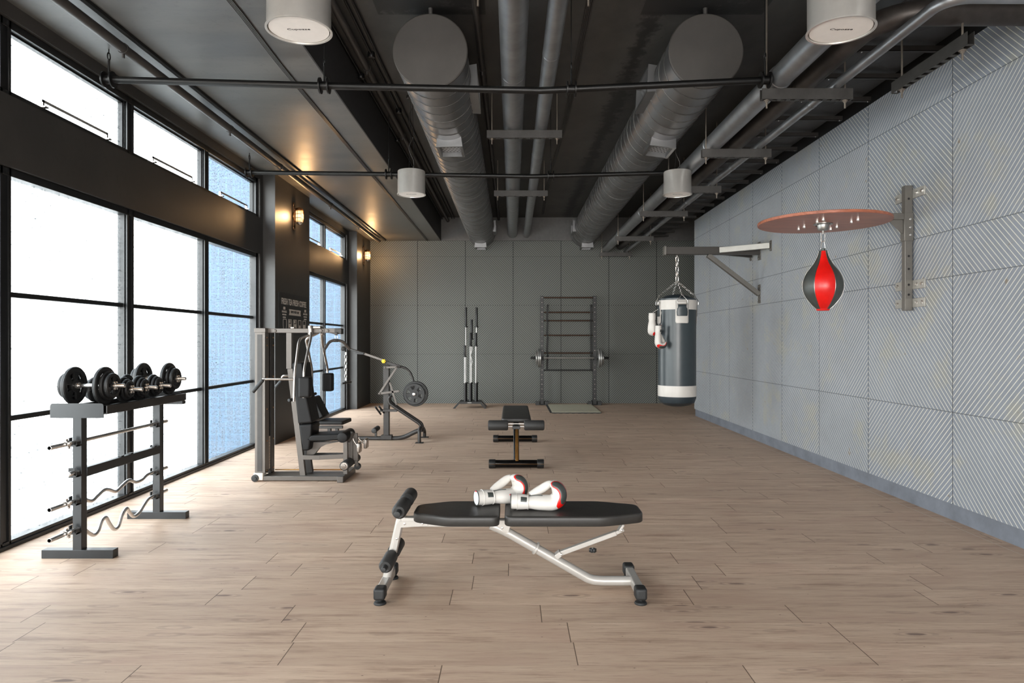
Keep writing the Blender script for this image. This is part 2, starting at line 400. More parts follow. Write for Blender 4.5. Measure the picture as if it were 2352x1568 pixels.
def text_mesh(body, size, mat, name, parent, loc, mat3, ext=.001, bold=0, align='CENTER', sx=1.0):
    cu = bpy.data.curves.new(name, 'FONT'); cu.body = body; cu.size = size; cu.extrude = ext; cu.align_x = align; cu.offset = bold; cu.resolution_u = 3
    tmp = bpy.data.objects.new('tmp', cu); COL.objects.link(tmp)
    dg = bpy.context.evaluated_depsgraph_get(); me = bpy.data.meshes.new_from_object(tmp.evaluated_get(dg))
    bpy.data.objects.remove(tmp); bpy.data.curves.remove(cu)
    R = Matrix(mat3).transposed()   # rows given as the axes
    me.transform(Matrix.Translation(Vector(loc)) @ (R.to_4x4() @ Matrix.Diagonal((sx, 1, 1, 1))))
    me.materials.clear(); me.materials.append(M[mat]); me.name = name
    o = bpy.data.objects.new(name, me); COL.objects.link(o)
    if parent is not None: o.parent = parent
    return o

# ================================================================== SETTING
YB = 15.46; YF = -5.0; XW = -3.374; XC = -3.21; XR = 3.44; ZL = 3.677; ZH = 4.20
struct(mb().box((-3.6, YF, -.1), (4.6, YB+.1, 0)), 'floor', 'floor')
struct(mb().box((-3.7, YF, ZL), (-1.608, YB, ZH+.15)), 'ceiling', 'ceil_low')
struct(mb().box((-1.66, YF, ZH), (4.6, YB, ZH+.15)), 'ceiling', 'ceil_soot_patches')
struct(mb().box((-1.612, YF, ZL-.002), (-1.600, YB-.01, ZH)), 'trim_1', 'fascia')
struct(mb().box((-1.60, YB-.05, ZL), (4.5, YB, ZH)), 'trim_2', 'soffit')
struct(mb().box((-3.6, YB, 0), (4.6, YB+.1, ZH)), 'wall_back', 'wall_b')
wf = mb(); wf.box((-3.7, YF-.1, 0), (-2.4, YF, ZH)); wf.box((2.6, YF-.1, 0), (4.6, YF, ZH)); wf.box((-2.4, YF-.1, 0), (2.6, YF, .4)); wf.box((-2.4, YF-.1, 2.6), (2.6, YF, ZH))  # wall behind the camera, its opening added to let in frontal daylight
struct(wf, 'wall_front', 'rear')
wf = mb()
for k in range(5): wf.box((-2.4+k*1.2375, YF-.08, .4), (-2.35+k*1.2375, YF-.02, 2.6))
for zz in (.4, 2.55): wf.box((-2.4, YF-.08, zz), (2.6, YF-.02, zz+.05))
struct(wf, 'window_0', 'frame')  # frame of the added, unseen window that brightens the front of the room
# right wall: stone clad wall ending before the back wall, dark recess above, return and recess behind it
struct(mb().box((XR, YF, .131), (XR+.10, 12.88, 3.675)), 'wall_right', 'wall_r')
struct(mb().box((XR+.016, YF, 0), (XR+.09, 12.87, .131)), 'baseboard_right', 'base_r')
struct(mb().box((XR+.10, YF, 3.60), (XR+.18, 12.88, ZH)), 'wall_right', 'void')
struct(mb().box((4.45, 12.6, 0), (4.55, YB, ZH)), 'wall_right', 'fascia')
struct(mb().box((XR+.10, 12.6, 0), (4.5, 12.75, ZH)), 'wall_right', 'fascia')
# left wall: pillars, header bands
L = mb()
L.box((-3.50, YF, 0), (XW, -4.7, ZL)); L.box((-3.50, 1.5, 0), (XW, 3.03, ZL)); L.box((-3.50, 9.14, 0), (XW, 10.84, ZL)); L.box((-3.50, 13.95, 0), (XW, YB, ZL))
L.box((XW-.05, 1.55, 0), (XC, 3.0, ZL)); L.box((XW-.05, 9.25, 0), (XC, 10.82, ZL)); L.box((XW-.05, 14.14, 0), (XC, YB, ZL))
for a, b, n in BAYS:
    L.box((-3.50, a, 2.576), (XW, b, 3.055)); L.box((-3.50, a, 3.577), (XW, b, ZL))
struct(L, 'wall_left', 'wall_dark')

# windows
GX = -3.47; FX = -3.402
def pane_layout(a, b, n):
    e = .055; mw = .10; w_ = (b-a-2*e-(n-1)*mw)/n
    return [(a+e+i*(w_+mw), a+e+i*(w_+mw)+w_) for i in range(n)]
LAY = {0: pane_layout(*BAYS[0]), 1: [(3.12, 4.54), (4.64, 6.04), (6.144, 7.567), (7.66, 9.075)], 2: [(10.92, 12.40), (12.47, 13.89)]}
wn_ = 0
for bi, (a, b, n) in enumerate(BAYS):
    ps = LAY[bi]
    for lvl, (z0, z1) in enumerate(((.0, 2.576), (3.055, 3.577))):
        wn_ += 1
        m = mb(); ft = .05 if lvl == 0 else .042; tp = .055 if lvl == 0 else .055
        m.box((-3.492, a, z0), (FX, b, z0+ft)); m.box((-3.492, a, z1-tp), (FX, b, z1))
        if lvl == 0: m.box((FX, a, 0), (FX+.012, b, .028))
        m.box((-3.492, a, z0), (FX, ps[0][0], z1)); m.box((-3.492, ps[-1][1], z0), (FX, b, z1))
        for i in range(len(ps)-1):
            y0, y1 = ps[i][1], ps[i+1][0]
            m.box((-3.492, y0, z0), (FX-.012, y1, z1)); m.box((FX-.03, y0+.0, z0), (FX, y0+.022, z1)); m.box((FX-.03, y1-.022, z0), (FX, y1, z1))
        root = m.build('window_%d' % wn_, 'frame', None, bevel=.003, seg=1); root['kind'] = 'structure'
        g = mb()
        for y0, y1 in ps: g.box((GX-.006, y0-.01, z0+ft-.01), (GX, y1+.01, z1-tp+.01))
        g.build('glass_pane', 'glass', root)
        if lvl == 0:
            for zz in (.872, 1.722):
                q = mb()
                for y0, y1 in ps: q.box((GX-.02, y0-.005, zz-.018), (GX+.028, y1+.005, zz+.018))
                q.build('muntin', 'frame', root, bevel=.003, seg=1)
        else:
            sh = mb()
            for y0, y1 in ps:   # slim sash rim inside the fixed frame
                sh.box((GX-.01, y0, z1-tp-.016), (GX+.03, y1, z1-tp)); sh.box((GX-.01, y1-.016, z0+ft), (GX+.03, y1, z1-tp))
            sh.build('sash', 'frame', root)
            for y0, y1 in ps:
                c = (y0+y1)/2; hh = mb(); zz = z0+ft+.045
                hh.box((FX, c-.40, zz-.01), (FX+.006, c+.40, zz+.01))
                for e in (-1, 1):
                    hh.box((FX-.02, c+e*.39-.01, z0+ft-.005), (FX+.006, c+e*.39+.01, zz+.01)); hh.box((FX-.05, c+e*.39-.02, z0+ft-.004), (FX+.03, c+e*.39+.02, z0+ft+.006))
                hh.build('window_handle', 'chrome', root)
        if lvl == 0:
            pass
# outside: paving and the blue tiled building across the yard
tag(struct(mb().box((-60, -40, -6.9), (-3.8, 60, -6.5)), 'ground', 'pave'), None, None)
ob = thing('tiled_building', (-6.8, 20, -6.5), 'blue tiled building seen through the wet panes beyond the yard', 'building')
wbuild(mb().box((-9.0, 20, -6.5), (-4.2, 26, 16)), 'facade', 'facade', ob)
wbuild(mb().box((-9.2, 19.8, 16), (-4.0, 26.2, 16.3)), 'roof', 'soffit', ob)

# ================================================================== CEILING SERVICES
def spiral_duct(X, Z, r, y0, y1, label):
    root = thing('spiral_duct', (X, y0, Z), label, 'air duct', 'round spiral ducts under the ceiling')
    Ln = y1-y0
    mb().lathe([(r, .004), (r, Ln)], (0, 0, 0), (0, 1, 0), 64, ).build('duct_body', 'galv', root)
    e = mb(); e.lathe([(r+.004, -.002), (r+.012, .004), (r+.012, .022), (r+.002, .03), (r-.01, .03)], (0, 0, 0), (0, 1, 0), 64)
    e.build('end_cap', 'duct_cap', root)
    pts = []; pitch = .212; n = int(Ln/pitch*36)
    for i in range(n+1):
        a = 2*math.pi*i/36; yy = .12+i/36*pitch
        if yy > Ln-.02: break
        pts.append((math.cos(a)*(r+.001), yy, math.sin(a)*(r+.001)))
    mb().tube(pts, .0055, 5).build('spiral_seam', 'seam', root)
    return root
def vent(root, c, ax, L_, W_, h=.10):
    # flared box grille: c centre on the duct skin, ax outward direction, long side along the duct (y)
    ax = Vector(ax).normalized(); yv = Vector((0, 1, 0)); s_ = ax.cross(yv).normalized(); c = Vector(c)
    m = mb()
    lo = [c-ax*.10+yv*(a*L_/2)+s_*(b*W_/2*.86) for a, b in ((-1,-1),(1,-1),(1,1),(-1,1))]
    hi = [c+ax*h+yv*(a*L_/2)+s_*(b*W_/2) for a, b in ((-1,-1),(1,-1),(1,1),(-1,1))]
    m.add(lo+hi, [(0,1,5,4),(1,2,6,5),(2,3,7,6),(3,0,4,7)])
    fr = .03
    inn = [c+ax*h+yv*(a*(L_/2-fr))+s_*(b*(W_/2-fr)) for a, b in ((-1,-1),(1,-1),(1,1),(-1,1))]
    inb = [p-ax*.05 for p in inn]
    m.add(hi+inn, [(i, (i+1) % 4, 4+(i+1) % 4, 4+i) for i in range(4)]); m.add(inn+inb, [(i, (i+1) % 4, 4+(i+1) % 4, 4+i) for i in range(4)])
    o = m.build('vent_box', 'galv', root)
    g = mb(); g.add(inb, [(0,1,2,3)]); g.build('vent_plate', 'perf', o)
dl = spiral_duct(-.685, 3.829, .302, 5.71, 15.40, 'large round spiral duct left of the two central ceiling pipes')
dr = spiral_duct(1.624, 3.829, .302, 5.71, 15.40, 'large round spiral duct right of the two central ceiling pipes')
vent(dl, (.02, 1.72, -.31), (.02, 0, -1), .42, .28, .06); vent(dr, (-.02, 1.72, -.31), (-.12, 0, -1), .42, .28, .06)
vent(dl, (.302, .95, .02), (1, 0, .05), .62, .26, .06); vent(dr, (-.302, .95, .02), (-1, 0, .05), .62, .26, .06)
vent(dl, (0, 9.35, -.31), (0, 0, -1), .42, .26, .07); vent(dr, (.02, 9.35, -.31), (0, 0, -1), .42, .26, .07)
vent(dl, (.302, 8.9, .0), (1, 0, 0), .5, .24, .04); vent(dr, (-.302, 8.9, 0), (-1, 0, 0), .5, .24, .04)
for o in (dl, dr):
    mb().cyl((0, .03, .30), (0, .03, .372), .018, 12).build('hanger_knob', 'seam', o)

def pipe(name, pts, r, mat, label, cat='pipe', couplings=(), group=None, cr=1.12, cl=.05, n=24):
    root = thing(name, pts[0], label, cat, group)
    wbuild(mb().tube(pts, r, n), 'pipe_run', mat, root)
    for c in couplings:
        c = Vector(c[0]), Vector(c[1]); d = c[1].normalized()
        wbuild(mb().lathe([(r*.99, -cl), (r*cr, -cl+.008), (r*cr, cl-.008), (r*.99, cl)], c[0], d, n), 'coupling', mat, root)
    return root
YE = 15.39
pipe('ceiling_pipe', [(.012, -4, 3.845), (.012, YE, 3.845)], .112, 'pipe', 'thickest straight zinc pipe running down the middle of the ceiling', couplings=[((.012, y, 3.845), (0, 1, 0)) for y in (6.2, 9.3, 12.4)], cr=1.02, cl=.02)
pipe('ceiling_pipe', [(.327, -4, 3.805), (.327, YE, 3.805)], .072, 'pipe', 'thinner zinc pipe beside the thick middle ceiling pipe', couplings=[((.327, y, 3.805), (0, 1, 0)) for y in (5.7, 8.8, 11.9)], cr=1.03, cl=.02)
ZT = 3.38
XA = 1.015*(1.98+.09)
pipe('ceiling_pipe', [(XA, -4, ZT+.09), (XA, YE, ZT+.09)], .09, 'pipe', 'thick zinc pipe leftmost of three lying on the right hand hangers', couplings=[((XA, y, ZT+.09), (0, 1, 0)) for y in (5.35, 7.2, 8.9, 10.9, 13.1)], cr=1.06, cl=.03)
pts = [(2.43, YE, 3.545)]+[(2.43, 4.75, 3.545)]+arc((2.72, 4.75, 3.545), (-1, 0, 0), (0, -1, 0), 10, 90, .29, 8)+[(3.42, 4.46, 3.545)]
pipe('ceiling_pipe', pts, .080, 'pipe_dk', 'brownish aged pipe, middle of three, with a wide elbow towards the stone wall', couplings=[((2.43, y, 3.545), (0, 1, 0)) for y in (5.7, 7.4, 10.2)], cr=1.03, cl=.03)
XCp = 2.55
pts = [(XCp, YE, ZT+.037)]+[(XCp, 4.14, ZT+.037)]+arc((XCp+.14, 4.14, ZT+.037), (-1, 0, 0), (0, -1, 0), 12, 90, .14, 7)+[(3.42, 4.00, ZT+.037)]
pipe('ceiling_pipe', pts, .037, 'pipe', 'thin bright zinc pipe, rightmost on the hangers, bending to the wall', couplings=[((XCp, y, ZT+.037), (0, 1, 0)) for y in (5.8, 7.9, 9.9, 12.1)], cr=1.08, cl=.03)

def hanger(p, q, ztop, rods, label, group, zr=ZH, hc=.085):
    p = Vector(p); q = Vector(q); root = thing('pipe_hanger', ((p.x+q.x)/2, (p.y+q.y)/2, ztop-hc), label, 'pipe hanger', group)
    d = (q-p).normalized(); sd = Vector((-d.y, d.x, 0)); wd = .045; m = mb(); zb = ztop-hc; th = .004
    a = p.copy(); b = q.copy(); a.z = b.z = 0
    for e in (-1, 1):
        c0 = a+sd*(e*wd/2); c1 = b+sd*(e*wd/2); m.bar(c0+V(0, 0, zb+hc/2), c1+V(0, 0, zb+hc/2), th, hc)
    Ln = (b-a).length; ns = 10; st = Ln/ns
    for k in range(ns+1):
        s0 = max(0, k*st-st*.22); s1 = min(Ln, k*st+st*.22); m.bar(a+d*s0+V(0, 0, zb+.002), a+d*s1+V(0, 0, zb+.002), wd, th)
    wbuild(m, 'strut_channel', 'tray', root)
    for r_ in rods:
        c = Vector(r_); ro = wbuild(mb().cyl((c.x, c.y, zb-.065), (c.x, c.y, zr), .007, 10), 'threaded_rod', 'rod', root)
        nn = mb(); nn.lathe([(.022, -.008), (.022, -.002)], (c.x, c.y, zb), (0, 0, 1), 20); nn.lathe([(.013, -.022), (.013, -.008)], (c.x, c.y, zb), (0, 0, 1), 6)
        sub(nn, 'nut', 'rod', root, ro)
GH = 'slotted strut hangers under the ceiling pipes'
for y, lb in ((4.44, 'slotted hanger above the top edge of view under the middle pipes'), (7.55, 'nearer of two slotted hangers across the two middle ceiling pipes'), (10.56, 'farther of two slotted hangers across the two middle ceiling pipes')):
    hanger((-.278, y, 0), (.552, y, 0), 3.73, [(-.222, y, 0), (.497, y, 0)], lb, GH)
names = ['slotted hanger with the three right hand pipes, nearest of the row', 'slotted hanger of the right hand row, second from the camera', 'slotted hanger of the right hand row just behind the far right pendant', 'slotted hanger of the right hand row, fourth from the camera', 'slotted hanger of the right hand row, second from the back wall', 'slotted hanger of the right hand row, touching distance from the back wall']
for y, lb in zip((5.362, 7.04, 8.72, 10.38, 12.88, 15.20), names):
    hanger((1.955, y, 0), (2.667, y, 0), ZT, [(2.0, y, 0), (2.615, y, 0)], lb, GH)
hanger((2.93, 4.36, 0), (2.93, 5.23, 0), ZT, [(2.93, 4.44, 0), (2.93, 5.13, 0)], 'slotted hanger turned lengthwise beside the stone wall at upper right', GH, zr=3.735)

# rectangular duct with creased panels, on cross bars along the right wall
rd = thing('rectangular_duct', (3.04, 4, 3.76), 'wide rectangular duct with creased panels along the right wall top', 'air duct')
m = mb(); x0, x1 = 2.72, 3.38; zc = 3.765; y = 3.2
m.box((x0, 3.2, zc+.0), (x1, YE, 4.15))
wbuild(m, 'duct_body', 'sheet', rd)
m = mb()
k = 0
while y < YE-.3:
    y2 = min(y+.56, YE); c = ((x0+x1)/2, (y+y2)/2, zc-.03)
    m.add([(x0, y, zc-.001), (x1, y, zc-.001), (x1, y2, zc-.001), (x0, y2, zc-.001), c], [(0,1,4),(1,2,4),(2,3,4),(3,0,4)]); y = y2
wbuild(m, 'creased_panel', 'sheet', rd, smooth=1)
yb = 4.84; i = 0
ORD = 'first second third fourth fifth sixth seventh eighth ninth tenth eleventh twelfth thirteenth fourteenth fifteenth sixteenth seventeenth eighteenth nineteenth twentieth'.split()
while yb < YE-.1:
    q = thing('duct_support_bar', (3.08, yb, 3.70), 'dark steel cross bar under the rectangular duct, %s one counted from the camera' % ORD[i], 'support bar', 'cross bars under the rectangular duct')
    if yb > 0:
        mm = mb(); mm.box((2.74, yb-.02, 3.69), (3.42, yb-.016, 3.732)); mm.box((2.74, yb+.016, 3.69), (3.42, yb+.02, 3.732)); mm.box((2.74, yb-.02, 3.69), (3.42, yb+.02, 3.694))
        wbuild(mm, 'bar', 'gym_dk', q); mm = mb(); mm.lathe([(.007, 0), (.007, .045)], (2.765, yb, 3.685), (0, 0, 1), 8); wbuild(mm, 'bolt', 'chrome', q)
        mm = mb(); mm.lathe([(.007, 0), (.007, .045)], (3.395, yb, 3.685), (0, 0, 1), 8); wbuild(mm, 'bolt', 'chrome', q)
    yb += .56; i += 1

# conduits
def conduit(X, Z, r, label, y0=-4, y1=YE, boxes=(), clips=(), mat='conduit', z_c=None):
    root = thing('ceiling_conduit', (X, y0, Z), label, 'conduit', None)
    wbuild(mb().tube([(X, y0, Z), (X, y1, Z)], r, 12), 'conduit_tube', mat, root)
    for yb_ in boxes: wbuild(mb().rcyl((X, yb_, Z-.035), (X, yb_, Z+.02), .035, .008, 14), 'junction_box', 'black_pipe', root)
    for yb_ in clips:
        cm = mb(); cm.lathe([(r*1.02, -.012), (r*1.14, -.012), (r*1.14, .012), (r*1.02, .012)], (X, yb_, Z), (0, 1, 0), 16, closed=True); cm.box((X-.006, yb_-.01, Z-r-.035), (X+.006, yb_+.01, Z-r+.004))
        wbuild(cm, 'clip', 'conduit', root)
    return root
conduit(-2.92, 3.60, .036, 'grey conduit tube clipped along the low ceiling near the windows', clips=(5.13, 7.07, 8.6, 11.0, 13.0), y1=15.0, mat='conduit')
wr = thing('cable_trunking', (-2.83, 0, 3.66), 'black cable trunking beside the clipped conduit on the low ceiling', 'cable duct'); wbuild(mb().box((-2.85, -4, 3.65), (-2.815, 15.3, 3.676)), 'trunking', 'black_pipe', wr)
cb = thing('cable_bundle', (-1.912, 0, 3.665), 'thin flat bundle of grey cables across the low ceiling', 'cable')
wb = mb()
for k in range(4): wb.tube([(-1.925+k*.011+.03*math.exp(-((y-4.6)/.7)**2), y, 3.668) for y in [-4]+[3+.25*i for i in range(14)]+[YE]], .005, 6)
wbuild(wb, 'cable', 'conduit', cb)
cb = thing('cable_bundle', (.658, 0, 4.18), 'bundle of thin grey cables on the high ceiling right of the middle pipes', 'cable')
wb = mb()
for k in range(4): wb.tube([(.64+k*.013+.02*math.sin(y*.9+k*.1), y, 4.188) for y in [-4+.5*i for i in range(39)]], .006, 6)
wbuild(wb, 'cable', 'conduit', cb)
conduit(-1.57, 4.165, .012, 'thin dark conduit with round boxes closest to the dropped ceiling edge', boxes=(7.1, 9.35, 12), mat='black_pipe')
conduit(-1.443, 4.12, .034, 'thick grey conduit in the corner beside the dropped ceiling edge', clips=(6.8, 9.0, 11.3))
conduit(-1.36, 4.175, .011, 'thin dark conduit with two round black junction boxes', boxes=(6.6, 8.2), mat='black_pipe')
conduit(-1.30, 4.175, .011, 'thin dark conduit without boxes left of the left spiral duct', mat='black_pipe')
conduit(-.30, 4.15, .028, 'grey conduit between the left spiral duct and the thick middle pipe', clips=(6.9, 10.2))

# black sagging cross pipes with clamps
def cross_pipe(Y, pl, label, clamps, hook):
    pts = [P(px, py, Y) for px, py in pl]
    root = thing('sprinkler_pipe', pts[0], label, 'pipe', 'black pipes hung across the room')
    sm = []
    for i in range(len(pts)-1):
        for k in range(8):
            t_ = k/8; sm.append(pts[i].lerp(pts[i+1], t_))
    sm.append(pts[-1])
    wbuild(mb().tube(sm, .027, 14), 'pipe_run', 'black_pipe', root)
    for c in clamps:
        q = P(c[0], c[1], Y); cm = mb()
        for e in (-.032, .032): cm.lathe([(.02, -.006), (.062, -.006), (.062, .006), (.02, .006)], q+V(e, 0, 0), (1, 0, 0), 24)
        cm.lathe([(.033, -.03), (.033, .03)], q, (1, 0, 0), 16)
        cl = wbuild(cm, 'clamp', 'black_pipe', root)
        zt = ZL if q.x < -1.6 else ZH
        hh = mb(); hh.cyl(q+V(0, 0, .03), q+V(0, 0, .16), .008, 8); hh.tube([q+V(.0, math.cos(a)*.018, .18+math.sin(a)*.03) for a in [i*math.pi/6 for i in range(12)]], .005, 6, closed=True)
        hh.cyl((q.x, q.y, q.z+.20), (q.x, q.y, zt), .004, 6)
        sub(hh, 'hook', 'black_pipe', root, cl)
cross_pipe(5.32, [(250, 183), (745, 197), (1240, 208), (1312, 205), (1757, 184)], 'black pipe hung across the room in front of the spiral duct ends', [(250, 183), (745, 197), (1312, 205), (1757, 184)], 0)
cross_pipe(8.25, [(573, 396), (893, 400), (1222, 405), (1265, 404), (1526, 397)], 'black pipe hung across the room just behind the two far pendants', [(573, 396), (893, 400), (1265, 404)], 0)

# pendant lamps
def pendant(c, r, h, cord_z, label):
    root = thing('pendant_lamp', c, label, 'pendant lamp', 'white drum pendants hung from the ceiling')
    rb = r*.955
    mb().lathe([(rb*.2, h), (rb*.98, h), (rb, h-.006), (rb, .02), (r, .006), (r, 0), (r*.93, 0), (r*.915, .02), (r*.90, .022)], (0, 0, 0), (0, 0, 1), 64).build('shade', 'lamp', root)
    mb().lathe([(.0001, .006), (r*.895, .006), (r*.895, .012)], (0, 0, 0), (0, 0, 1), 64).build('diffuser', 'diff', root)
    text_mesh('Cupozze', r*.16, 'ink', 'lettering', root, (0, .0, .0055), ((1, 0, 0), (0, -1, 0), (0, 0, -1)), .0004, sx=1.25)
    for e in (-.03, .03): mb().tube([(e, 0, h), (e*.5+.006, 0, h+(cord_z-c[2]-h)*.5), (e*.3, 0, cord_z-c[2])], .0022, 6).build('cable', 'black_pipe', root)
    cc = [(.03*math.sin(k*1.1), .01*math.cos(k*.9), h+(cord_z-c[2]-h)*k/14) for k in range(15)]
    mb().tube(cc, .0035, 6).build('power_cord', 'conduit', root)
    mb().rcyl((0, 0, cord_z-c[2]-.035), (0, 0, cord_z-c[2]), .06, .01, 24).build('ceiling_rose', 'conduit', root)
pendant(V(-489*3.78/F, 3.78, 1.4+712.6*3.78/F), .180, .30, ZH, 'drum pendant cut by the top of the picture, left one')
pendant(V(755*3.78/F, 3.78, 1.4+712.6*3.78/F), .180, .30, ZH, 'drum pendant cut by the top of the picture, right one')
pendant(V(-231*7.8/F, 7.8, 1.4+336.5*7.8/F), .163, .27, ZH, 'smaller looking far drum pendant left of the middle pipes')
pendant(V(380*8.0/F, 8.0, 1.4+336.5*8.0/F), .167, .27, ZH, 'smaller looking far drum pendant above the punching bag')

# wall sconces
def sconce(Y, Z, label, W=5.5):
    root = thing('bulkhead_lamp', (XC, Y, Z), label, 'wall lamp', 'caged bulkhead lamps on the dark pillars')
    m = mb(); m.rcyl((0, 0, 0), (.022, 0, 0), .062, .006, 24); bp = m
    for e in (-1, 1): bp.rcyl((0, 0, e*.165), (.018, 0, e*.165), .038, .005, 20)
    bp.box((0, -.03, -.165), (.018, .03, .165)); bp.build('back_plate', 'brass', root)
    g = mb().lathe([(.035, -.085), (.047, -.075), (.048, .075), (.035, .085)], (.085, 0, 0), (0, 0, 1), 24); g.build('glass_jar', 'glow', root)
    c = mb()
    for zz in (-.075, -.025, .03, .08): c.tube([(.085+.054*math.cos(a), .054*math.sin(a), zz) for a in [i*math.pi/12 for i in range(24)]], .004, 6, closed=True)
    for i in range(6): a = i*math.pi/3+.3; c.tube([(.085+.054*math.cos(a), .054*math.sin(a), -.085), (.085+.054*math.cos(a), .054*math.sin(a), .085)], .0035, 6)
    c.build('cage', 'brass', root)
    k = mb(); k.lathe([(.056, .085), (.056, .10), (.045, .12), (.02, .13), (.0001, .132)], (.085, 0, 0), (0, 0, 1), 24); k.cyl((.01, 0, .10), (.085, 0, .10), .02, 12); k.build('cap', 'brass', root)
    k = mb(); k.lathe([(.0001, -.125), (.02, -.122), (.042, -.105), (.05, -.085)], (.085, 0, 0), (0, 0, 1), 24); k.build('bottom_guard', 'chrome', root)
    l = bpy.data.lights.new('bulb', 'POINT'); l.energy = W; l.color = (1, .58, .26); l.shadow_soft_size = .05
    lo = bpy.data.objects.new('bulb', l); COL.objects.link(lo); lo.parent = root; lo.location = (.165, 0, 0)
sconce(10.03, 3.236, 'lit caged lamp on the nearer dark pillar')
sconce(14.76, 3.254, 'lit caged lamp on the farther dark pillar by the back wall')
sconce(2.3, 3.236, 'added lit caged lamp on the nearest pillar, unseen left of the camera')  # extra lamp added out of view to brighten the front of the room

# ================================================================== POSTER
po = thing('menu_board', (XC, 10.05, 1.78), 'black chalk menu poster on the nearer dark pillar', 'poster')
wbuild(mb().box((XC, 9.378, 1.48), (XC+.008, 10.73, 2.088)), 'board', 'poster', po)
AX = ((0, 1, 0), (0, 0, 1), (1, 0, 0))
XT = .0085
def ptext(s_, y, z, size, bold=.0, mat='chalk', sx=1, x=XT): return text_mesh(s_, size, mat, 'lettering', po, (x, y-10.05, z-1.78), AX, .0006, bold, sx=sx)
ptext('FRESH TEA FRESH COFFEE', 10.05, 1.925, .12, .0022, sx=.82)
m = mb(); zc_ = 1.825; m.prism([(XC+.008, 9.80, zc_+.04), (XC+.008, 10.35, zc_+.04), (XC+.008, 10.33, zc_), (XC+.008, 10.35, zc_-.045), (XC+.008, 9.80, zc_-.045), (XC+.008, 9.83, zc_)], (.0012, 0, 0)); wbuild(m, 'ribbon', 'chalk', po)
ptext('SERVED FRESH DAILY', 10.07, 1.812, .048, .0008, 'poster', .85, XT+.002)
for yy, zz in ((9.60, 1.87), (10.57, 1.87)):
    m = mb(); m.box((XC+.008, yy-.04, zz-.02), (XC+.0092, yy+.04, zz+.018)); m.box((XC+.008, yy-.10, zz-.038), (XC+.0092, yy+.10, zz-.033))
    for k in range(3):
        wd = (.10, .08, .06)[k]; q = -wd
        while q < wd: m.box((XC+.008, yy+q, zz-.062-k*.038), (XC+.0092, yy+min(q+.028, wd), zz-.044-k*.038)); q += .036
    wbuild(m, 'chalk_lines', 'chalk', po)
for k in range(5):
    yc = 9.62+k*.225; z1 = 1.715; z0 = 1.56; o_ = [(-.065, z1), (.065, z1), (.07, 1.64), (.045, z0), (-.045, z0), (-.07, 1.64)]
    m = mb()
    for i in range(6):
        a = o_[i]; b = o_[(i+1) % 6]; m.bar((XC+.0088, yc+a[0], a[1]), (XC+.0088, yc+b[0], b[1]), .0025, .009, up=(0, b[1]-a[1], -(b[0]-a[0])))
    if k in (1, 2, 4): m.box((XC+.008, yc-.05, 1.60), (XC+.0092, yc+.05, 1.655))
    if k in (1, 2): m.box((XC+.008, yc-.045, 1.668), (XC+.0092, yc+.02, 1.705))
    if k == 3: m.box((XC+.008, yc-.03, 1.60), (XC+.0092, yc+.03, 1.64))
    wbuild(m, 'cup_drawing', 'chalk', po)

#@@EQUIPMENT@@
# ================================================================== FRONT BENCH
def pad_mesh(outline, z0, z1, r=.016):      # padded cushion from an outline (list of x,y), rounded top edge
    m = mb(); n = len(outline); cx = sum(p[0] for p in outline)/n; cy = sum(p[1] for p in outline)/n
    def ring(ins, z):
        out = []
        for i in range(n):
            a = Vector(outline[i-1]); b = Vector(outline[i]); c = Vector(outline[(i+1) % n])
            d1 = (b-a).normalized(); d2 = (c-b).normalized(); n1 = Vector((-d1.y, d1.x)); n2 = Vector((-d2.y, d2.x)); nn = (n1+n2); nn = nn/(nn.dot(n1)+1e-9) if nn.dot(n1) > .2 else nn
            q = b+nn*ins; out.append((q.x, q.y, z))
        return out
    lv = [(r*.35, z0), (0, z0+r*.35), (0, z1-r)]+[(r*(1-math.cos(a)), z1-r+r*math.sin(a)) for a in (math.pi/8, math.pi/4, 3*math.pi/8, math.pi/2)]+[(r*1.6, z1+.001)]
    vs = []
    for ins, z in lv: vs += ring(ins, z)
    fs = [tuple(range(n))[::-1], tuple(range((len(lv)-1)*n, len(lv)*n))]
    for i in range(len(lv)-1):
        for k in range(n): fs.append((i*n+k, i*n+(k+1) % n, (i+1)*n+(k+1) % n, (i+1)*n+k))
    return m.add(vs, fs)
def rpoly(pts, r, n=5):                      # rounded polygon, ccw
    out = []; m = len(pts); pts = [Vector(p) for p in pts]
    for i in range(m):
        a, b, c = pts[i-1], pts[i], pts[(i+1) % m]; d1 = (a-b); d2 = (c-b); l = min(r, d1.length*.45, d2.length*.45); p = b+d1.normalized()*l; q = b+d2.normalized()*l
        for k in range(n+1):
            t_ = k/n; v_ = p*(1-t_)**2+b*2*t_*(1-t_)+q*t_*t_; out.append((v_.x, v_.y))
    return out
BY = 3.84
bn = thing('weight_bench', (0, BY, 0), 'white framed foldable bench with two black pads, closest to the camera', 'bench')
o1 = rpoly([(-.04, -.185), (.50, -.185), (.722, -.10), (.722, .10), (.50, .185), (-.04, .185)], .045)
o2 = rpoly([(-.545, -.095), (-.36, -.185), (-.068, -.185), (-.068, .185), (-.36, .185), (-.545, .095)], .045)
pad_mesh(o1, .408, .462, .013).build('back_pad', 'pad', bn, smooth=50)
pad_mesh(o2, .408, .462, .013).build('seat_pad', 'pad', bn, smooth=50)
WM = 'white_metal'
m = mb(); m.bar((-.60, 0, .383), (-.03, 0, .383), .045, .04); m.bar((-.62, 0, .39), (-.50, 0, .39), .05, .05); m.bar((-.02, 0, .390), (.62, 0, .390), .04, .03)
m.build('pad_support', WM, bn, bevel=.004)
m = mb(); m.tube(rnd([(-.12, 0, .37), (-.034, 0, .333), (.44, 0, .062), (.50, 0, .055), (.685, 0, .055)], .08, 8), .0265, 20); m.build('main_tube', WM, bn)
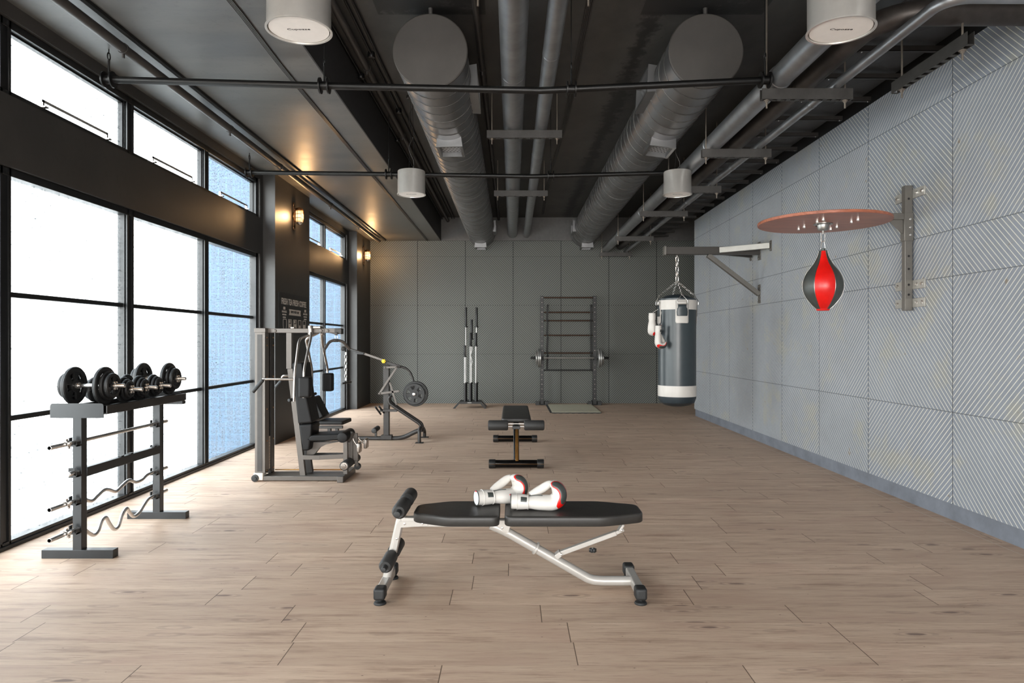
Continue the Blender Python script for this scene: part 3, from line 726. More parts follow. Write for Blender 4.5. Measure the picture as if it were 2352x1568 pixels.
m = mb(); m.lathe([(.028, -.006), (.036, -.006), (.036, .006), (.028, .006)], (.135, 0, .238), (.87, 0, -.49), 24, closed=True); m.build('tube_collar', WM, bn, bevel=.002)
m = mb(); m.bar((.262, 0, .207), (.585, 0, .325), .032, .026); m.bar((.58, 0, .323), (.628, 0, .345), .026, .02); m.bar((.245, 0, .19), (.275, 0, .215), .05, .03); m.bar((.60, 0, .335), (.625, 0, .375), .05, .014); m.build('adjustment_strut', WM, bn, bevel=.003)
m = mb(); m.lathe([(.012, .0), (.012, .022), (.0001, .024)], (.452, -.016, .245), (0, -.3, -1), 14)
for k in range(6): a = k*math.pi/3; m.rcyl((.452+.014*math.cos(a), -.018+.014*math.sin(a), .222), (.452+.014*math.cos(a), -.018+.014*math.sin(a), .242), .007, .002, 8)
m.build('adjustment_knob', 'blk', bn)
for sgn, X0 in ((-1, -.705), (1, .687)):
    m = mb(); m.box((X0-.024, -.15, .032), (X0+.024, .15, .082)); fb = m.build('foot_bar', WM, bn, bevel=.008, seg=3)
    for e in (-1, 1):
        c = mb(); c.box((X0-.031, e*.15, .026), (X0+.031, e*.228, .090)); c.build('end_cap', 'rubber', bn, bevel=.014, seg=4)
        f = mb(); f.lathe([(.012, .03), (.012, .018), (.03, .012), (.034, .004), (.032, 0)], (X0, e*.195, 0), (0, 0, 1), 24); f.build('levelling_foot', 'rubber', bn)
m = mb(); m.tube([(-.704, 0, .07), (-.604, 0, .50)], .024, 20); m.build('leg_post', WM, bn)
m = mb(); m.prism([(-.672, -.027, .20), (-.652, -.027, .195), (-.62, -.027, .36), (-.47, -.027, .37), (-.47, -.027, .395), (-.632, -.027, .395), (-.645, -.027, .38)], (0, .004, 0)); m.build('gusset_plate', WM, bn, bevel=.001, seg=1)
m = mb()
for q in ((-.655, .225), (-.643, .30), (-.60, .383), (-.50, .383), (-.055, .36), (.275, .21), (.612, .345)): m.rcyl((q[0], -.036, q[1]), (q[0], -.024, q[1]), .0065, .002, 10)
for q in (-.42, -.40, -.14, -.12, .14, .155, .50, .53): m.rcyl((q, -.05, .399), (q, -.05, .409), .006, .002, 8)
m.build('bolt_set', 'chrome', bn)['kind'] = 'stuff'
m = mb(); m.prism([(-.12, -.027, .40), (.0, -.027, .40), (-.02, -.027, .33), (-.045, -.027, .335)], (0, .05, 0)); m.build('hinge_bracket', WM, bn, bevel=.002)
for (x_, z_, r1, r2, nm) in ((-.600, .495, .040, .017, 'upper'), (-.672, .205, .037, .014, 'lower')):
    m = mb(); m.rcyl((x_, -.275, z_), (x_, .275, z_), r2, .004); ro = m.build('roller_bar', 'rubber', bn)
    for e in (-1, 1):
        m = mb(); m.lathe([(r2, .032), (r1*.7, .030), (r1, .044), (r1, .205), (r1*.75, .222), (r2, .220)], (x_, 0, z_), (0, e, 0), 28); m.build('foam_roller', 'foam', bn)

# ================================================================== BOXING GLOVES
def catmull(pts, n=6):
    out = []; P_ = [pts[0]]+pts+[pts[-1]]
    for i in range(1, len(P_)-2):
        for k in range(n):
            t_ = k/n; out.append(tuple(.5*((2*b)+(-a+c)*t_+(2*a-5*b+4*c-d)*t_*t_+(-a+3*b-3*c+d)*t_**3) for a, b, c, d in zip(P_[i-1], P_[i], P_[i+1], P_[i+2])))
    return out+[pts[-1]]
GS = .000706
def sweep(pp, t0, t1, a0, a1, off, na=40, full=False, taper=False):
    m = mb(); i0 = int(t0*(len(pp)-1)); i1 = int(t1*(len(pp)-1)); cnt = na if full else na+1; vs = []
    for i in range(i0, i1+1):
        x_, z_, ri, ry = pp[i]; a = pp[max(0, i-1)]; b = pp[min(len(pp)-1, i+1)]; tx, tz = b[0]-a[0], b[1]-a[1]; l = math.hypot(tx, tz) or 1; nx, nz = tz/l, -tx/l
        s_ = 0
        if taper: u_ = (i-i0)/(i1-i0); s_ = max(0, 1-min(u_, 1-u_)*7)**2
        for k in range(cnt):
            am = (a0+a1)/2; hw = (a1-a0)/2*(1-.55*s_)
            ang = math.radians(am+(2*k/na-1)*hw) if not full else 2*math.pi*k/na
            edge = 0 if full else off*1.0*(abs(2*k/na-1)**6)
            o_ = off-edge*1.6 if not full else off
            vs.append((x_+nx*math.cos(ang)*(ri+o_), math.sin(ang)*(ry+o_), z_+nz*math.cos(ang)*(ri+o_)))
    rows = i1-i0+1; fs = []
    for i in range(rows-1):
        for k in range(na):
            k2 = (k+1) % cnt; fs.append((i*cnt+k, i*cnt+k2, (i+1)*cnt+k2, (i+1)*cnt+k))
    if full: fs.append(tuple(range((rows-1)*cnt, rows*cnt)))
    return m.add(vs, fs)
def glove_proto():
    root = thing('boxing_glove', (0, 0, 0), 'proto', 'boxing glove', 'white boxing gloves')
    g = lambda cx, cy, ri, ry: ((cx-1190)*GS, (375-cy)*GS, ri*GS, ry)
    pts = [g(1190, 308, 55, .043), g(1230, 308, 56, .044), g(1290, 310, 53, .043), g(1335, 313, 49, .042), g(1390, 314, 56, .050), g(1450, 316, 58, .056), g(1508, 315, 59, .059),
           g(1545, 294, 61, .061), g(1562, 258, 58, .061), g(1558, 224, 55, .060), g(1540, 199, 51, .057), g(1520, 187, 42, .052), g(1502, 183, 29, .042), g(1488, 186, 11, .022)]
    pp = catmull(pts, 7)
    body = sweep(pp, 0, 1, 0, 0, 0, 40, True); o = body.build('glove_shell', 'white', root, smooth=80)
    inn = mb(); inn.lathe([(.040, -.001), (.036, .01), (.034, .05), (.0001, .055)], (0, 0, pts[0][1]), (1, 0, 0), 32); inn.build('lining', 'white_in', root)
    rim = mb(); rim.tube([(0, .0435*math.cos(a), pts[0][1]+.0395*math.sin(a)) for a in [i*math.pi/16 for i in range(32)]], .0026, 8, closed=True); rim.build('cuff_piping', 'grey_l', root)
    sweep(pp, .50, .955, -98, -9, .0016, 30, taper=True).build('red_trim', 'red', root, smooth=80)
    sweep(pp, .56, .93, -91, -19, .0030, 30, taper=True).build('knuckle_pad', 'grey_l', root, smooth=80)
    sweep(pp, .60, .955, 100, 118, .0022, 8, taper=True).build('red_trim', 'red', root, smooth=80)
    m = sweep(pp, .09, .215, 0, 0, .003, 40, True); m.f = m.f[:-1]; m.build('wrist_strap', 'white', root, smooth=80)
    m = mb()
    for t_ in (.09, .215):
        x_, z_, ri, ry = pp[int(t_*(len(pp)-1))]; m.tube([(x_, (ry+.003)*math.cos(a), z_+(ri+.003)*math.sin(a)) for a in [i*math.pi/16 for i in range(32)]], .0022, 6, closed=True)
    m.build('strap_edge', 'white', root)
    m = mb(); m.lathe([(.0001, .003), (.026, .002), (.030, 0)], (.062, 0, .001), (0, 0, -1), 20)
    # badge on the strap, camera side
    x0 = pp[int(.12*(len(pp)-1))][0]; x1 = pp[int(.19*(len(pp)-1))][0]
    bm_ = sweep(pp, .125, .19, -150, -95, .0042, 10); bm_.build('strap_badge', 'grey_l', root, smooth=80)
    th = catmull([(.105, .030, .075, .017), (.135, .040, .088, .022), (.17, .046, .106, .024), (.20, .046, .126, .022), (.222, .040, .139, .015), (.230, .036, .143, .006)], 5)
    m = mb(); m.tube([(a, b, c) for a, b, c, d in th], [d for a, b, c, d in th], 20); m.build('thumb', 'white', root, smooth=80)
    zt = lambda t_: pp[int(t_*(len(pp)-1))]
    m = mb(); m.tube([(zt(t_)[0], -.010-.004*math.sin(t_*20), zt(t_)[1]+zt(t_)[2]*.985) for t_ in (.225, .26, .29, .32, .35, .37)], .0028, 6); m.build('lacing_slit', 'grey_l', root)
    m = mb(); m.box((-.006, -.008, zt(0)[1]+zt(0)[2]-.004), (.003, .004, zt(0)[1]+zt(0)[2]+.001)); m.build('pull_tab', 'red', root)
    return root
g1 = glove_proto()
g1['label'] = 'white boxing glove on the front bench, nearer one, lying wholly on the longer pad'
g1.location = (-.007, 3.80, .4615); g1.scale = (1.03,)*3
g2 = copy_tree(g1); g2['label'] = 'white boxing glove on the front bench, the farther one crossing the gap between the pads'
g2.location = (-.203, 3.885, .4615); g2.rotation_euler = (0, 0, math.radians(23))
def hang(o, x, y, z, rz=0, flip=False):
    R = Matrix(((0, 0, 1), (0, 1, 0), (-1, 0, 0)))            # local x -> -z, local z -> +x
    R = Matrix.Rotation(rz, 3, 'Z') @ R
    o.rotation_euler = R.to_euler(); o.location = (x, y, z)
g3 = copy_tree(g1); g3['label'] = 'white boxing glove hanging on the punching bag, lower of the pair'; hang(g3, 1.925, 9.20, 1.615, math.radians(6))
g4 = copy_tree(g1); g4['label'] = 'white boxing glove hanging on the punching bag, upper one partly behind the other'; hang(g4, 1.895, 9.31, 1.79, math.radians(60))

# ================================================================== SECOND BENCH
b2 = thing('weight_bench', (.047, 8.4, 0), 'black flat bench with brass tinted frame in the middle of the room', 'bench')
def W2(m, name, mat, **k):
    m.v = [(x-.047, y-8.4, z) for x, y, z in m.v]; return m.build(name, mat, b2, **k)
W2(pad_mesh(rpoly([(-.122, 7.74), (.218, 7.74), (.218, 9.28), (-.122, 9.28)], .05), .478, .532, .02), 'bench_pad', 'pad', smooth=50)
for yy, x0, x1 in ((7.54, -.256, .352), (9.50, -.262, .35)):
    m = mb(); m.rcyl((x0+.07, yy, .05), (x1-.07, yy, .05), .043, .004); W2(m, 'foot_bar', 'blk_gloss')
    m = mb(); m.tube([(x0, yy-.047, .055), (x1, yy-.047, .055)], .0035, 6); W2(m, 'brass_stripe', 'gold')
    for xa, xb in ((x0, x0+.075), (x1-.075, x1)): m = mb(); m.rcyl((xa, yy, .05), (xb, yy, .05), .050, .006); W2(m, 'end_cap', 'blk')
m = mb(); m.bar((.047, 7.52, .085), (.047, 7.70, .47), .062, .05, up=(0, 1, 0)); W2(m, 'front_post', 'blk_gloss', bevel=.012, seg=3)
m = mb(); m.bar((.055, 7.49, .09), (.055, 7.67, .46), .030, .006, up=(0, 1, 0)); W2(m, 'post_facing', 'gold', bevel=.002)
m = mb(); m.bar((.047, 7.68, .45), (.047, 9.4, .45), .06, .05); m.bar((.047, 9.49, .08), (.047, 9.28, .45), .06, .05, up=(0, 1, 0)); W2(m, 'main_beam', 'blk_gloss', bevel=.008)
for zz in (.465, .495): m = mb(); m.cyl((-.20, 7.50, zz), (.30, 7.50, zz), .007, 10); W2(m, 'roller_axle', 'gymtube')
for xa, xb in ((-.262, -.042), (.133, .355)): m = mb(); m.rcyl((xa, 7.50, .48), (xb, 7.50, .48), .056, .014, 32); W2(m, 'foam_roller', 'foam')
m = mb(); m.box((.005, 7.47, .44), (.09, 7.56, .475)); W2(m, 'roller_clamp', 'blk', bevel=.004)

# ================================================================== DUMBBELL RACK
YA, YB2 = 4.404, 5.385
rk = thing('dumbbell_rack', (-2.8, 4.92, 0), 'graphite steel rack of dumbbells and bars beside the left windows', 'rack')
def RK(m, name, mat='rack', **k):
    m.v = [(x+2.8, y-4.92, z) for x, y, z in m.v]; return m.build(name, mat, rk, **k)
for yy in (YA, YB2):
    m = mb(); m.box((-2.835, yy, .05), (-2.777, yy+.059, .93)); RK(m, 'upright', bevel=.003)
    m = mb(); m.box((-3.036, yy-.001, 0), (-2.574, yy+.060, .055)); RK(m, 'foot', bevel=.002)
    m = mb()
    prof = [(-2.978, .907), (-2.633, .907), (-2.633, .982)]+[(-2.633-.018+.018*math.cos(a), .983+.018*math.sin(a)) for a in (0, math.pi/6, math.pi/3, math.pi/2)]+[(-2.978+.018+.018*math.cos(a), .983+.018*math.sin(a)) for a in (math.pi/2, 2*math.pi/3, 5*math.pi/6, math.pi)]
    y0 = yy-.004 if yy == YA else yy+.05
    m.prism([(x_, y0, z_) for x_, z_ in prof], (0, .006, 0)); RK(m, 'end_plate')
    m = mb(); m.box((-2.95, y0+.006, .905), (-2.66, y0+.05, .935)) if yy == YA else m.box((-2.95, yy, .905), (-2.60, yy+.055, .932)); RK(m, 'top_bracket', bevel=.002)
m = mb()
m.box((-2.978, YA, .930), (-2.615, YB2+.07, .936)); m.box((-2.978, YA, .930), (-2.972, YB2+.07, .968)); m.box((-2.62, YA+.002, .932), (-2.612, YB2+.09, .985)); RK(m, 'tray', 'gym_dk', bevel=.001, seg=1)
for xx in (-2.935, -2.69): m = mb(); m.box((xx-.012, YA+.01, .936), (xx+.012, YB2+.06, .979)); RK(m, 'tray_rail', 'blk')
m = mb(); m.box((-2.81, YA+.05, .52), (-2.77, YB2+.01, .58)); RK(m, 'crossbar', bevel=.003)
for zz in (.755, .56, .38, .195):
    for yy, e in ((YA, -1), (YB2, -1)):
        m = mb(); yk = yy-.05 if yy == YA else yy-.055
        m.box((-2.828, yk, zz-.026), (-2.775, yk+.052, zz-.016)); m.box((-2.828, yk, zz-.026), (-2.822, yk+.03, zz+.03)); m.box((-2.781, yk, zz-.026), (-2.775, yk+.03, zz+.005)); RK(m, 'bar_hook', 'blk')
for yy in (4.85, 4.97, 5.30):
    m = mb(); m.box((-2.80, yy, .58), (-2.775, yy+.035, .588)); RK(m, 'stop', 'blk')
# bars on the rack
def bar_on_rack(pts, zz, label, name, short=False):
    root = thing(name, (-2.80, 4.13, zz), label, 'bar')
    y0, y1 = (4.13, 5.53) if not short else (4.30, 4.40)
    if short: pass
    path = [V(-2.80, 4.13, zz), V(-2.80, 4.44, zz)]+pts+[V(-2.80, 5.40, zz), V(-2.80, 5.53, zz)]
    if len(pts) > 1:
        core = catmull([tuple(p) for p in path[1:-1]], 8); path = [path[0]]+[V(*p) for p in core]+[path[-1]]
    wbuild(mb().tube(path, .0125, 16), 'bar', 'chrome', root)
    for a, b in ((4.13, 4.34), (5.46, 5.535)): wbuild(mb().rcyl((-2.80, a, zz), (-2.80, b, zz), .0140, .003, 18), 'sleeve', 'chrome', root)
    m = mb(); m.lathe([(.017, 0), (.024, .0), (.024, .03), (.017, .03)], (-2.80, 4.27, zz), (0, 1, 0), 18, closed=True)
    for k in range(5): a = k*2*math.pi/5+.3; m.box((-2.80+.026*math.cos(a)-.007, 4.275, zz+.026*math.sin(a)-.007), (-2.80+.026*math.cos(a)+.007, 4.295, zz+.026*math.sin(a)+.007))
    wbuild(m, 'lock_collar', 'chrome', root)
    return root
def rp(cx, cy, sgn=1):
    px = 60+cx/3.136; py = 800+cy/3.136; return PX(px, py, -2.80)
bar_on_rack([], .755, 'straight chrome bar on the topmost hooks of the graphite rack', 'barbell_bar')
bar_on_rack([rp(*q) for q in ((468, 1098), (512, 1062), (560, 1020), (600, 1018), (645, 1030), (690, 990), (740, 950), (790, 962), (835, 945), (875, 908))], .38, 'gently waved chrome curl bar on the rack hooks above the deeper waved one', 'curl_bar')
bar_on_rack([rp(*q) for q in ((452, 1328), (490, 1342), (520, 1310), (545, 1240), (575, 1218), (600, 1260), (632, 1300), (665, 1280), (690, 1200), (722, 1152), (745, 1180), (775, 1208), (815, 1180), (850, 1125), (885, 1080))], .195, 'deeply waved chrome curl bar on the lowest rack hooks', 'curl_bar')
sb = thing('bar_end_peg', (-2.80, 4.32, .56), 'short chrome peg end in a square hook plate on the rack, second row', 'peg')
wbuild(mb().rcyl((-2.80, 4.31, .56), (-2.80, 4.402, .56), .0145, .002, 16), 'peg', 'chrome', sb); wbuild(mb().box((-2.83, 4.355, .53), (-2.79, 4.361, .592)), 'hook_plate', 'blk', sb)

def plate_mb(m, c, r, t_, ax=(1, 0, 0), hub=.34, rim=.74, n=48, spokes=5, rot=0.3):
    c = Vector(c); ax = Vector(ax).normalized()
    m.lathe([(r*rim, -t_/2), (r*.96, -t_/2), (r, -t_*.28), (r, t_*.28), (r*.96, t_/2), (r*rim, t_/2)], c, ax, n, closed=True)
    m.lathe([(.014, -t_*.5), (r*hub, -t_*.5), (r*hub, t_*.5), (.014, t_*.5)], c, ax, n, closed=True)
    for k in range(spokes):
        a = rot+k*2*math.pi/spokes
        m.lathe([(r*(hub-.02), -t_*.28), (r*(rim+.02), -t_*.28), (r*(rim+.02), t_*.28), (r*(hub-.02), t_*.28), (r*(hub-.02), -t_*.28)], c, ax, 6, closed=False, a0=a, a1=a+2*math.pi/spokes*.52)
    return m
def dumbbell(rs, label, name='dumbbell'):
    root = thing(name, (0, 0, 0), label, 'dumbbell', 'dumbbells on top of the rack')
    h = mb(); h.rcyl((-.235, 0, 0), (.235, 0, 0), .0135, .002, 20); h.build('handle', 'chrome', root)
    for e in (-1, 1):
        x_ = .088
        s = mb(); s.rcyl((e*(x_-.022), 0, 0), (e*x_, 0, 0), .022, .003, 20); s.build('inner_collar', 'chrome', root)
        for i, (r_, t_) in enumerate(rs):
            p = mb(); plate_mb(p, (e*(x_+t_/2), 0, 0), r_, t_, rot=.3+i*.5); p.build('weight_plate', 'iron', root); x_ += t_+.001
        n_ = mb(); n_.rcyl((e*x_, 0, 0), (e*(x_+.02), 0, 0), .018, .003, 18)
        for k in range(6): a = k*math.pi/3; n_.rcyl((e*x_, .024*math.cos(a), .024*math.sin(a)), (e*(x_+.014), .024*math.cos(a), .024*math.sin(a)), .0075, .002, 8)
        n_.build('star_nut', 'chrome', root)
    return root
big = dumbbell([(.126, .026), (.098, .022), (.084, .026)], 'large plate dumbbell at the near end of the graphite rack')
big.location = (-2.815, 4.55, 1.106)
bg2 = copy_tree(big); bg2['label'] = 'large plate dumbbell at the far end of the graphite rack'; bg2.location = (-2.815, 5.40, 1.106)
sm = dumbbell([(.086, .024), (.072, .022), (.06, .016)], 'small plate dumbbell on the rack right behind the near large one'); sm.location = (-2.815, 4.77, 1.066)
for yy, lb in ((4.965, 'small plate dumbbell on the rack, middle one of the three small ones'), (5.165, 'small plate dumbbell on the rack right before the far large one')):
    q = copy_tree(sm); q['label'] = lb; q.location = (-2.815, yy, 1.066)

# ================================================================== MULTI GYM
gx, gy = -2.1, 6.97
gm = thing('multi_gym', (gx, gy, 0), 'taupe multi gym station with black seat and butterfly arms beside the pillar', 'exercise machine')
def g(cx, cy, Y): return P(560+cx/3.825, 720+cy/3.825, Y)
def G(m, name, mat='gym', parent=None, **k):
    m.v = [(x-gx, y-gy, z) for x, y, z in m.v]; return m.build(name, mat, parent or gm, **k)
Y0, Y1 = 6.83, 7.10
m = mb(); m.box((-2.50, Y0, .008), (-1.73, Y1, .052)); G(m, 'base_beam', bevel=.004)
m = mb(); m.box((-1.735, 6.76, .0), (-1.672, 7.30, .062)); G(m, 'cross_foot', bevel=.005)
m = mb(); m.cyl((-2.45, 7.06, .075), (-1.75, 7.06, .075), .006, 8); G(m, 'base_rod', 'gold')
m = mb(); m.box((-2.585, Y0-.01, .012), (-2.49, Y0+.10, .085)); G(m, 'wheel_block', 'white_pl', bevel=.008)
m = mb(); m.lathe([(.0001, -.03), (.018, -.03), (.02, -.022), (.034, -.02), (.036, 0)], (-2.565, Y0-.008, .036), (0, 1, 0), 28); G(m, 'transport_wheel', 'rubber')
# weight tower
m = mb(); m.box((-2.573, Y0, .085), (-2.47, Y0+.11, 1.50)); G(m, 'front_upright', bevel=.003)
m = mb(); m.box((-2.548, Y0-.004, .10), (-2.50, Y0-.0005, 1.47)); G(m, 'upright_inlay', 'gym_dk')
m = mb(); m.box((-2.573, Y1-.10, .052), (-2.47, Y1, 1.50)); G(m, 'rear_upright', 'gym_dk', bevel=.003)
m = mb(); m.box((-2.56, Y0+.11, .10), (-2.50, Y1-.10, 1.48)); G(m, 'guide_shroud', 'blk')
m = mb()
for k in range(12): m.box((-2.555, Y0+.112, .10+k*.028), (-2.478, Y1-.102, .125+k*.028))
ws = G(m, 'weight_stack', 'stack'); ws['kind'] = 'stuff'
m = mb()
for zz in (.10, .40, .72, 1.04, 1.36, 1.44):
    for yy in (Y0+.05, Y1-.04): m.rcyl((-2.472, yy, zz), (-2.464, yy, zz), .009, .002, 10)
G(m, 'bolt_set', 'brass')['kind'] = 'stuff'
# top beam
zt0, zt1 = 1.487, 1.532
m = mb(); m.box((-2.573, 6.90, zt0), (-1.90, 6.96, zt1)); m.box((-2.58, Y0-.005, 1.49), (-2.465, Y1+.005, 1.535)); G(m, 'top_beam', bevel=.004)
m = mb(); m.box((-1.90, 6.90, zt0), (-1.725, 6.965, zt1+.002)); G(m, 'beam_end', bevel=.004)
m = mb(); m.box((-1.79, 6.88, 1.475), (-1.72, 6.975, 1.53)); G(m, 'beam_end_cap', 'gym_dk', bevel=.004)
for xx in (-2.395, -1.93, -1.865): m = mb(); m.rcyl((xx, 6.888, 1.508), (xx, 6.905, 1.508), .016, .004, 16); G(m, 'beam_boss')
m = mb(); m.box((-2.02, 6.88, 1.53), (-1.93, 6.97, 1.555)); m.box((-2.24, 6.90, 1.53), (-2.20, 6.95, 1.548)); G(m, 'top_plate', 'gymtube', bevel=.005)
# seat post
a = g(403, 160, 6.93); b = g(403, 485, 6.93); m = mb(); m.bar(a, b, .055, .05, up=(0, 1, 0)); G(m, 'upper_post', bevel=.003)
m = mb(); m.bar(g(412, 485, 6.93), g(524, 1424, 6.9), .055, .05, up=(0, 1, 0)); G(m, 'seat_post', bevel=.003)
m = mb(); m.bar(g(470, 590, 7.03), g(580, 1395, 7.03), .07, .05, up=(0, 1, 0)); G(m, 'rear_seat_post', 'gym_dk', bevel=.003)
def slab(p, q, th, y0, y1, r=.02):       # padded slab along p->q (xz plane), thickness th, spans y0..y1
    d = (q-p); L_ = d.length; d.normalize(); nrm = V(d.z, 0, -d.x); o_ = rpoly([(0, y0), (L_, y0), (L_, y1), (0, y1)], r*1.6, 4)
    m = pad_mesh(o_, 0, th, min(r, th*.45)); c = p.copy(); c.y = 0
    m.v = [tuple(c+d*x_+V(0, y_, 0)+nrm*z_) for x_, y_, z_ in m.v]; return m
G(slab(g(592, 1190, 6.9), g(548, 945, 6.9), .10, 6.80, 7.12), 'backrest_pad', 'pad_shaded', smooth=50) if False else None
def spad(pts, name, y0=6.80, y1=7.12, mat='pad_shaded', bev=.02, parent=None):   # side profile extruded across
    m = mb(); m.prism([(p.x, y0, p.z) for p in pts], (0, y1-y0, 0)); return G(m, name, mat, parent, bevel=bev, seg=4, smooth=50)
yr = 6.86
spad([g(480, 970, yr), g(455, 735, yr), g(425, 430, yr), g(520, 425, yr), g(560, 735, yr), g(608, 960, yr)], 'back_pad', 6.84, 7.12)
spad([g(485, 975, yr), g(520, 1205, yr), g(580, 1200, yr), g(600, 1060, yr), g(605, 965, yr)], 'back_pad', 6.84, 7.12)
spad([g(545, 1122, 6.84), g(548, 1095, 6.84), g(590, 1070, 6.84), g(845, 1055, 6.84), g(850, 1112, 6.84), g(700, 1124, 6.84)], 'seat_pad', 6.84, 7.14, bev=.016)
m = mb(); m.rcyl(V(g(862, 1090, 6.80).x, 6.80, g(862, 1090, 6.80).z), V(g(862, 1090, 6.80).x, 7.16, g(862, 1090, 6.80).z), .052, .012, 32); G(m, 'knee_pad', 'pad_shaded')
m = mb(); cv = [g(570, 1128, 6.95), g(760, 1128, 6.95), g(850, 1122, 6.95), g(720, 1150, 6.95), g(670, 1175, 6.95), g(630, 1225, 6.95), g(612, 1240, 6.95), g(548, 1240, 6.95)]
m.prism(cv, (0, .05, 0)); G(m, 'seat_bracket', bevel=.002)
m = mb(); m.bar(g(520, 1262, 6.88), g(670, 1262, 6.88), .03, .045); m.bar(g(665, 1262, 6.88), g(890, 1250, 6.93), .03, .045); G(m, 'lower_beam', bevel=.003)
m = mb(); m.bar(g(560, 1242, 7.08), g(890, 1242, 7.0), .03, .045); G(m, 'lower_beam', 'gym_dk', bevel=.003)
a = g(900, 1110, 6.93); m = mb(); m.box((a.x-.024, 6.90, .055), (a.x+.018, 6.96, g(900, 1075, 6.93).z)); G(m, 'front_post', bevel=.003)
m = mb(); m.bar(g(950, 1045, 7.0), g(905, 1120, 6.93), .05, .04); G(m, 'post_arm', bevel=.003)
m = mb(); m.bar(g(942, 1085, 7.0), g(940, 1290, 7.0), .04, .022); m.bar(g(978, 1050, 7.02), g(985, 1290, 7.02), .05, .03); G(m, 'leg_lever', 'gym', bevel=.003)
m = mb(); m.bar(g(985, 1290, 7.02), g(1000, 1340, 7.02), .03, .03); G(m, 'leg_lever_foot', 'gym', bevel=.003)
c = g(880, 1340, 6.76); m = mb(); m.rcyl(V(c.x, 6.76, c.z), V(c.x, 7.02, c.z), .046, .008, 32); lr = G(m, 'leg_roller', 'foam'); m = mb(); m.lathe([(.0001, -.008), (.018, -.007), (.022, -.002), (.036, -.001), (.038, .003)], (c.x, 6.758, c.z), (0, 1, 0), 28); G(m, 'roller_cap', 'gymtube', lr)
c = g(978, 1275, 7.12); m = mb(); m.rcyl(V(c.x, 7.04, c.z), V(c.x, 7.20, c.z), .042, .008, 28); G(m, 'leg_roller', 'foam')
c = g(1000, 1340, 7.10); m = mb(); m.rcyl(V(c.x, 7.08, c.z), V(c.x, 7.12, c.z), .034, .006, 28); G(m, 'leg_roller', 'foam')
for (p0, p1, q, Yf) in (((960, 1095), (1000, 1165), (1015, 1175), 6.92), ((1010, 1085), (1060, 1140), (1075, 1138), 7.10)):
    m = mb(); m.tube([g(*p0, Yf), g(p0[0]+5, p0[1]+20, Yf), g(*p1, Yf)], .009, 12); G(m, 'pedal_arm', 'gymtube')
    m = mb(); c = g(*q, Yf); m.box((c.x-.018, Yf-.05, c.z-.05), (c.x+.018, Yf+.05, c.z+.05)); G(m, 'foot_pedal', 'gymtube', bevel=.012, seg=3)
# butterfly arms with pads
tubes = [([(590, 150), (590, 215), (560, 340), (528, 500), (525, 740)], 6.90, 6.60), ([(680, 165), (690, 262), (735, 480), (735, 520)], 6.96, 7.36),
         ([(655, 168), (505, 212), (482, 245), (446, 540), (440, 770)], 6.93, 6.60), ([(655, 168), (545, 225), (560, 290), (600, 490), (598, 722)], 6.97, 7.38)]
for pts_, ya, yb_ in tubes:
    n_ = len(pts_); q = [g(p[0], p[1], ya+(yb_-ya)*min(1, i/(n_-2))) for i, p in enumerate(pts_)]
    m = mb(); m.tube(rnd(q, .05, 5), .0125, 16); G(m, 'swing_arm', 'gymtube')
m = mb(); c = g(592, 140, 6.9); m.rcyl((c.x, 6.885, 1.46), (c.x, 6.885, 1.56), .026, .006, 20); c = g(682, 140, 6.96); m.rcyl((c.x, 6.98, 1.46), (c.x, 6.98, 1.545), .022, .006, 20); G(m, 'arm_pivot', 'gymtube')
a = g(485, 556, 6.55); b = g(587, 738, 6.55); m = mb(); m.box((a.x, 6.52, b.z), (b.x, 6.62, a.z)); G(m, 'arm_pad', 'pad_shaded', bevel=.02, seg=4, smooth=50)
a = g(684, 524, 7.32); b = g(775, 684, 7.32); m = mb(); m.box((a.x, 7.32, b.z), (b.x, 7.42, a.z)); G(m, 'arm_pad', 'pad_shaded', bevel=.02, seg=4, smooth=50)
for (h0, h1, Yh) in (((395, 762), (440, 752), 6.58), ((605, 712), (632, 702), 7.38)):
    m = mb(); m.rcyl(g(*h0, Yh), g(h1[0], h1[1], Yh+.08), .016, .005, 16); G(m, 'hand_grip', 'rubber')
for (pp_, Yh) in (([(437, 576), (170, 574), (166, 590)], 6.60), ([(500, 546), (340, 545), (330, 590)], 7.36)):
    m = mb(); m.tube(rnd([g(p[0], p[1], Yh) for p in pp_], .03, 5), .0125, 14); G(m, 'press_handle', 'gymtube')
for (h0, h1, Yh) in (((168, 582), (78, 690), 6.58), ((332, 588), (275, 652), 7.34)):
    m = mb(); m.rcyl(g(*h0, Yh), g(*h1, Yh), .018, .006, 18); gp = G(m, 'hand_grip', 'rubber')
# lat bar and pulley
m = mb(); m.rcyl(g(810, 176, 6.86), g(810, 176, 7.0), .018, .004, 18); m.bar(g(740, 160, 6.93), g(800, 178, 6.93), .012, .012); G(m, 'pulley', 'conduit')
m = mb(); c = g(813, 205, 6.93); m.tube([c+V(.014*math.cos(a), 0, .02*math.sin(a)) for a in [i*math.pi/8 for i in range(16)]], .003, 6, closed=True); G(m, 'ring', 'chrome')
m = mb(); m.tube(rnd([g(704, 322, 6.80), g(758, 236, 6.9), g(866, 236, 6.96), g(928, 312, 7.06)], .05, 5), .0145, 16); G(m, 'lat_bar', 'gym')
m = mb(); m.rcyl(g(780, 236, 6.915), g(830, 236, 6.935), .0165, .003, 16); G(m, 'bar_sleeve', 'conduit')

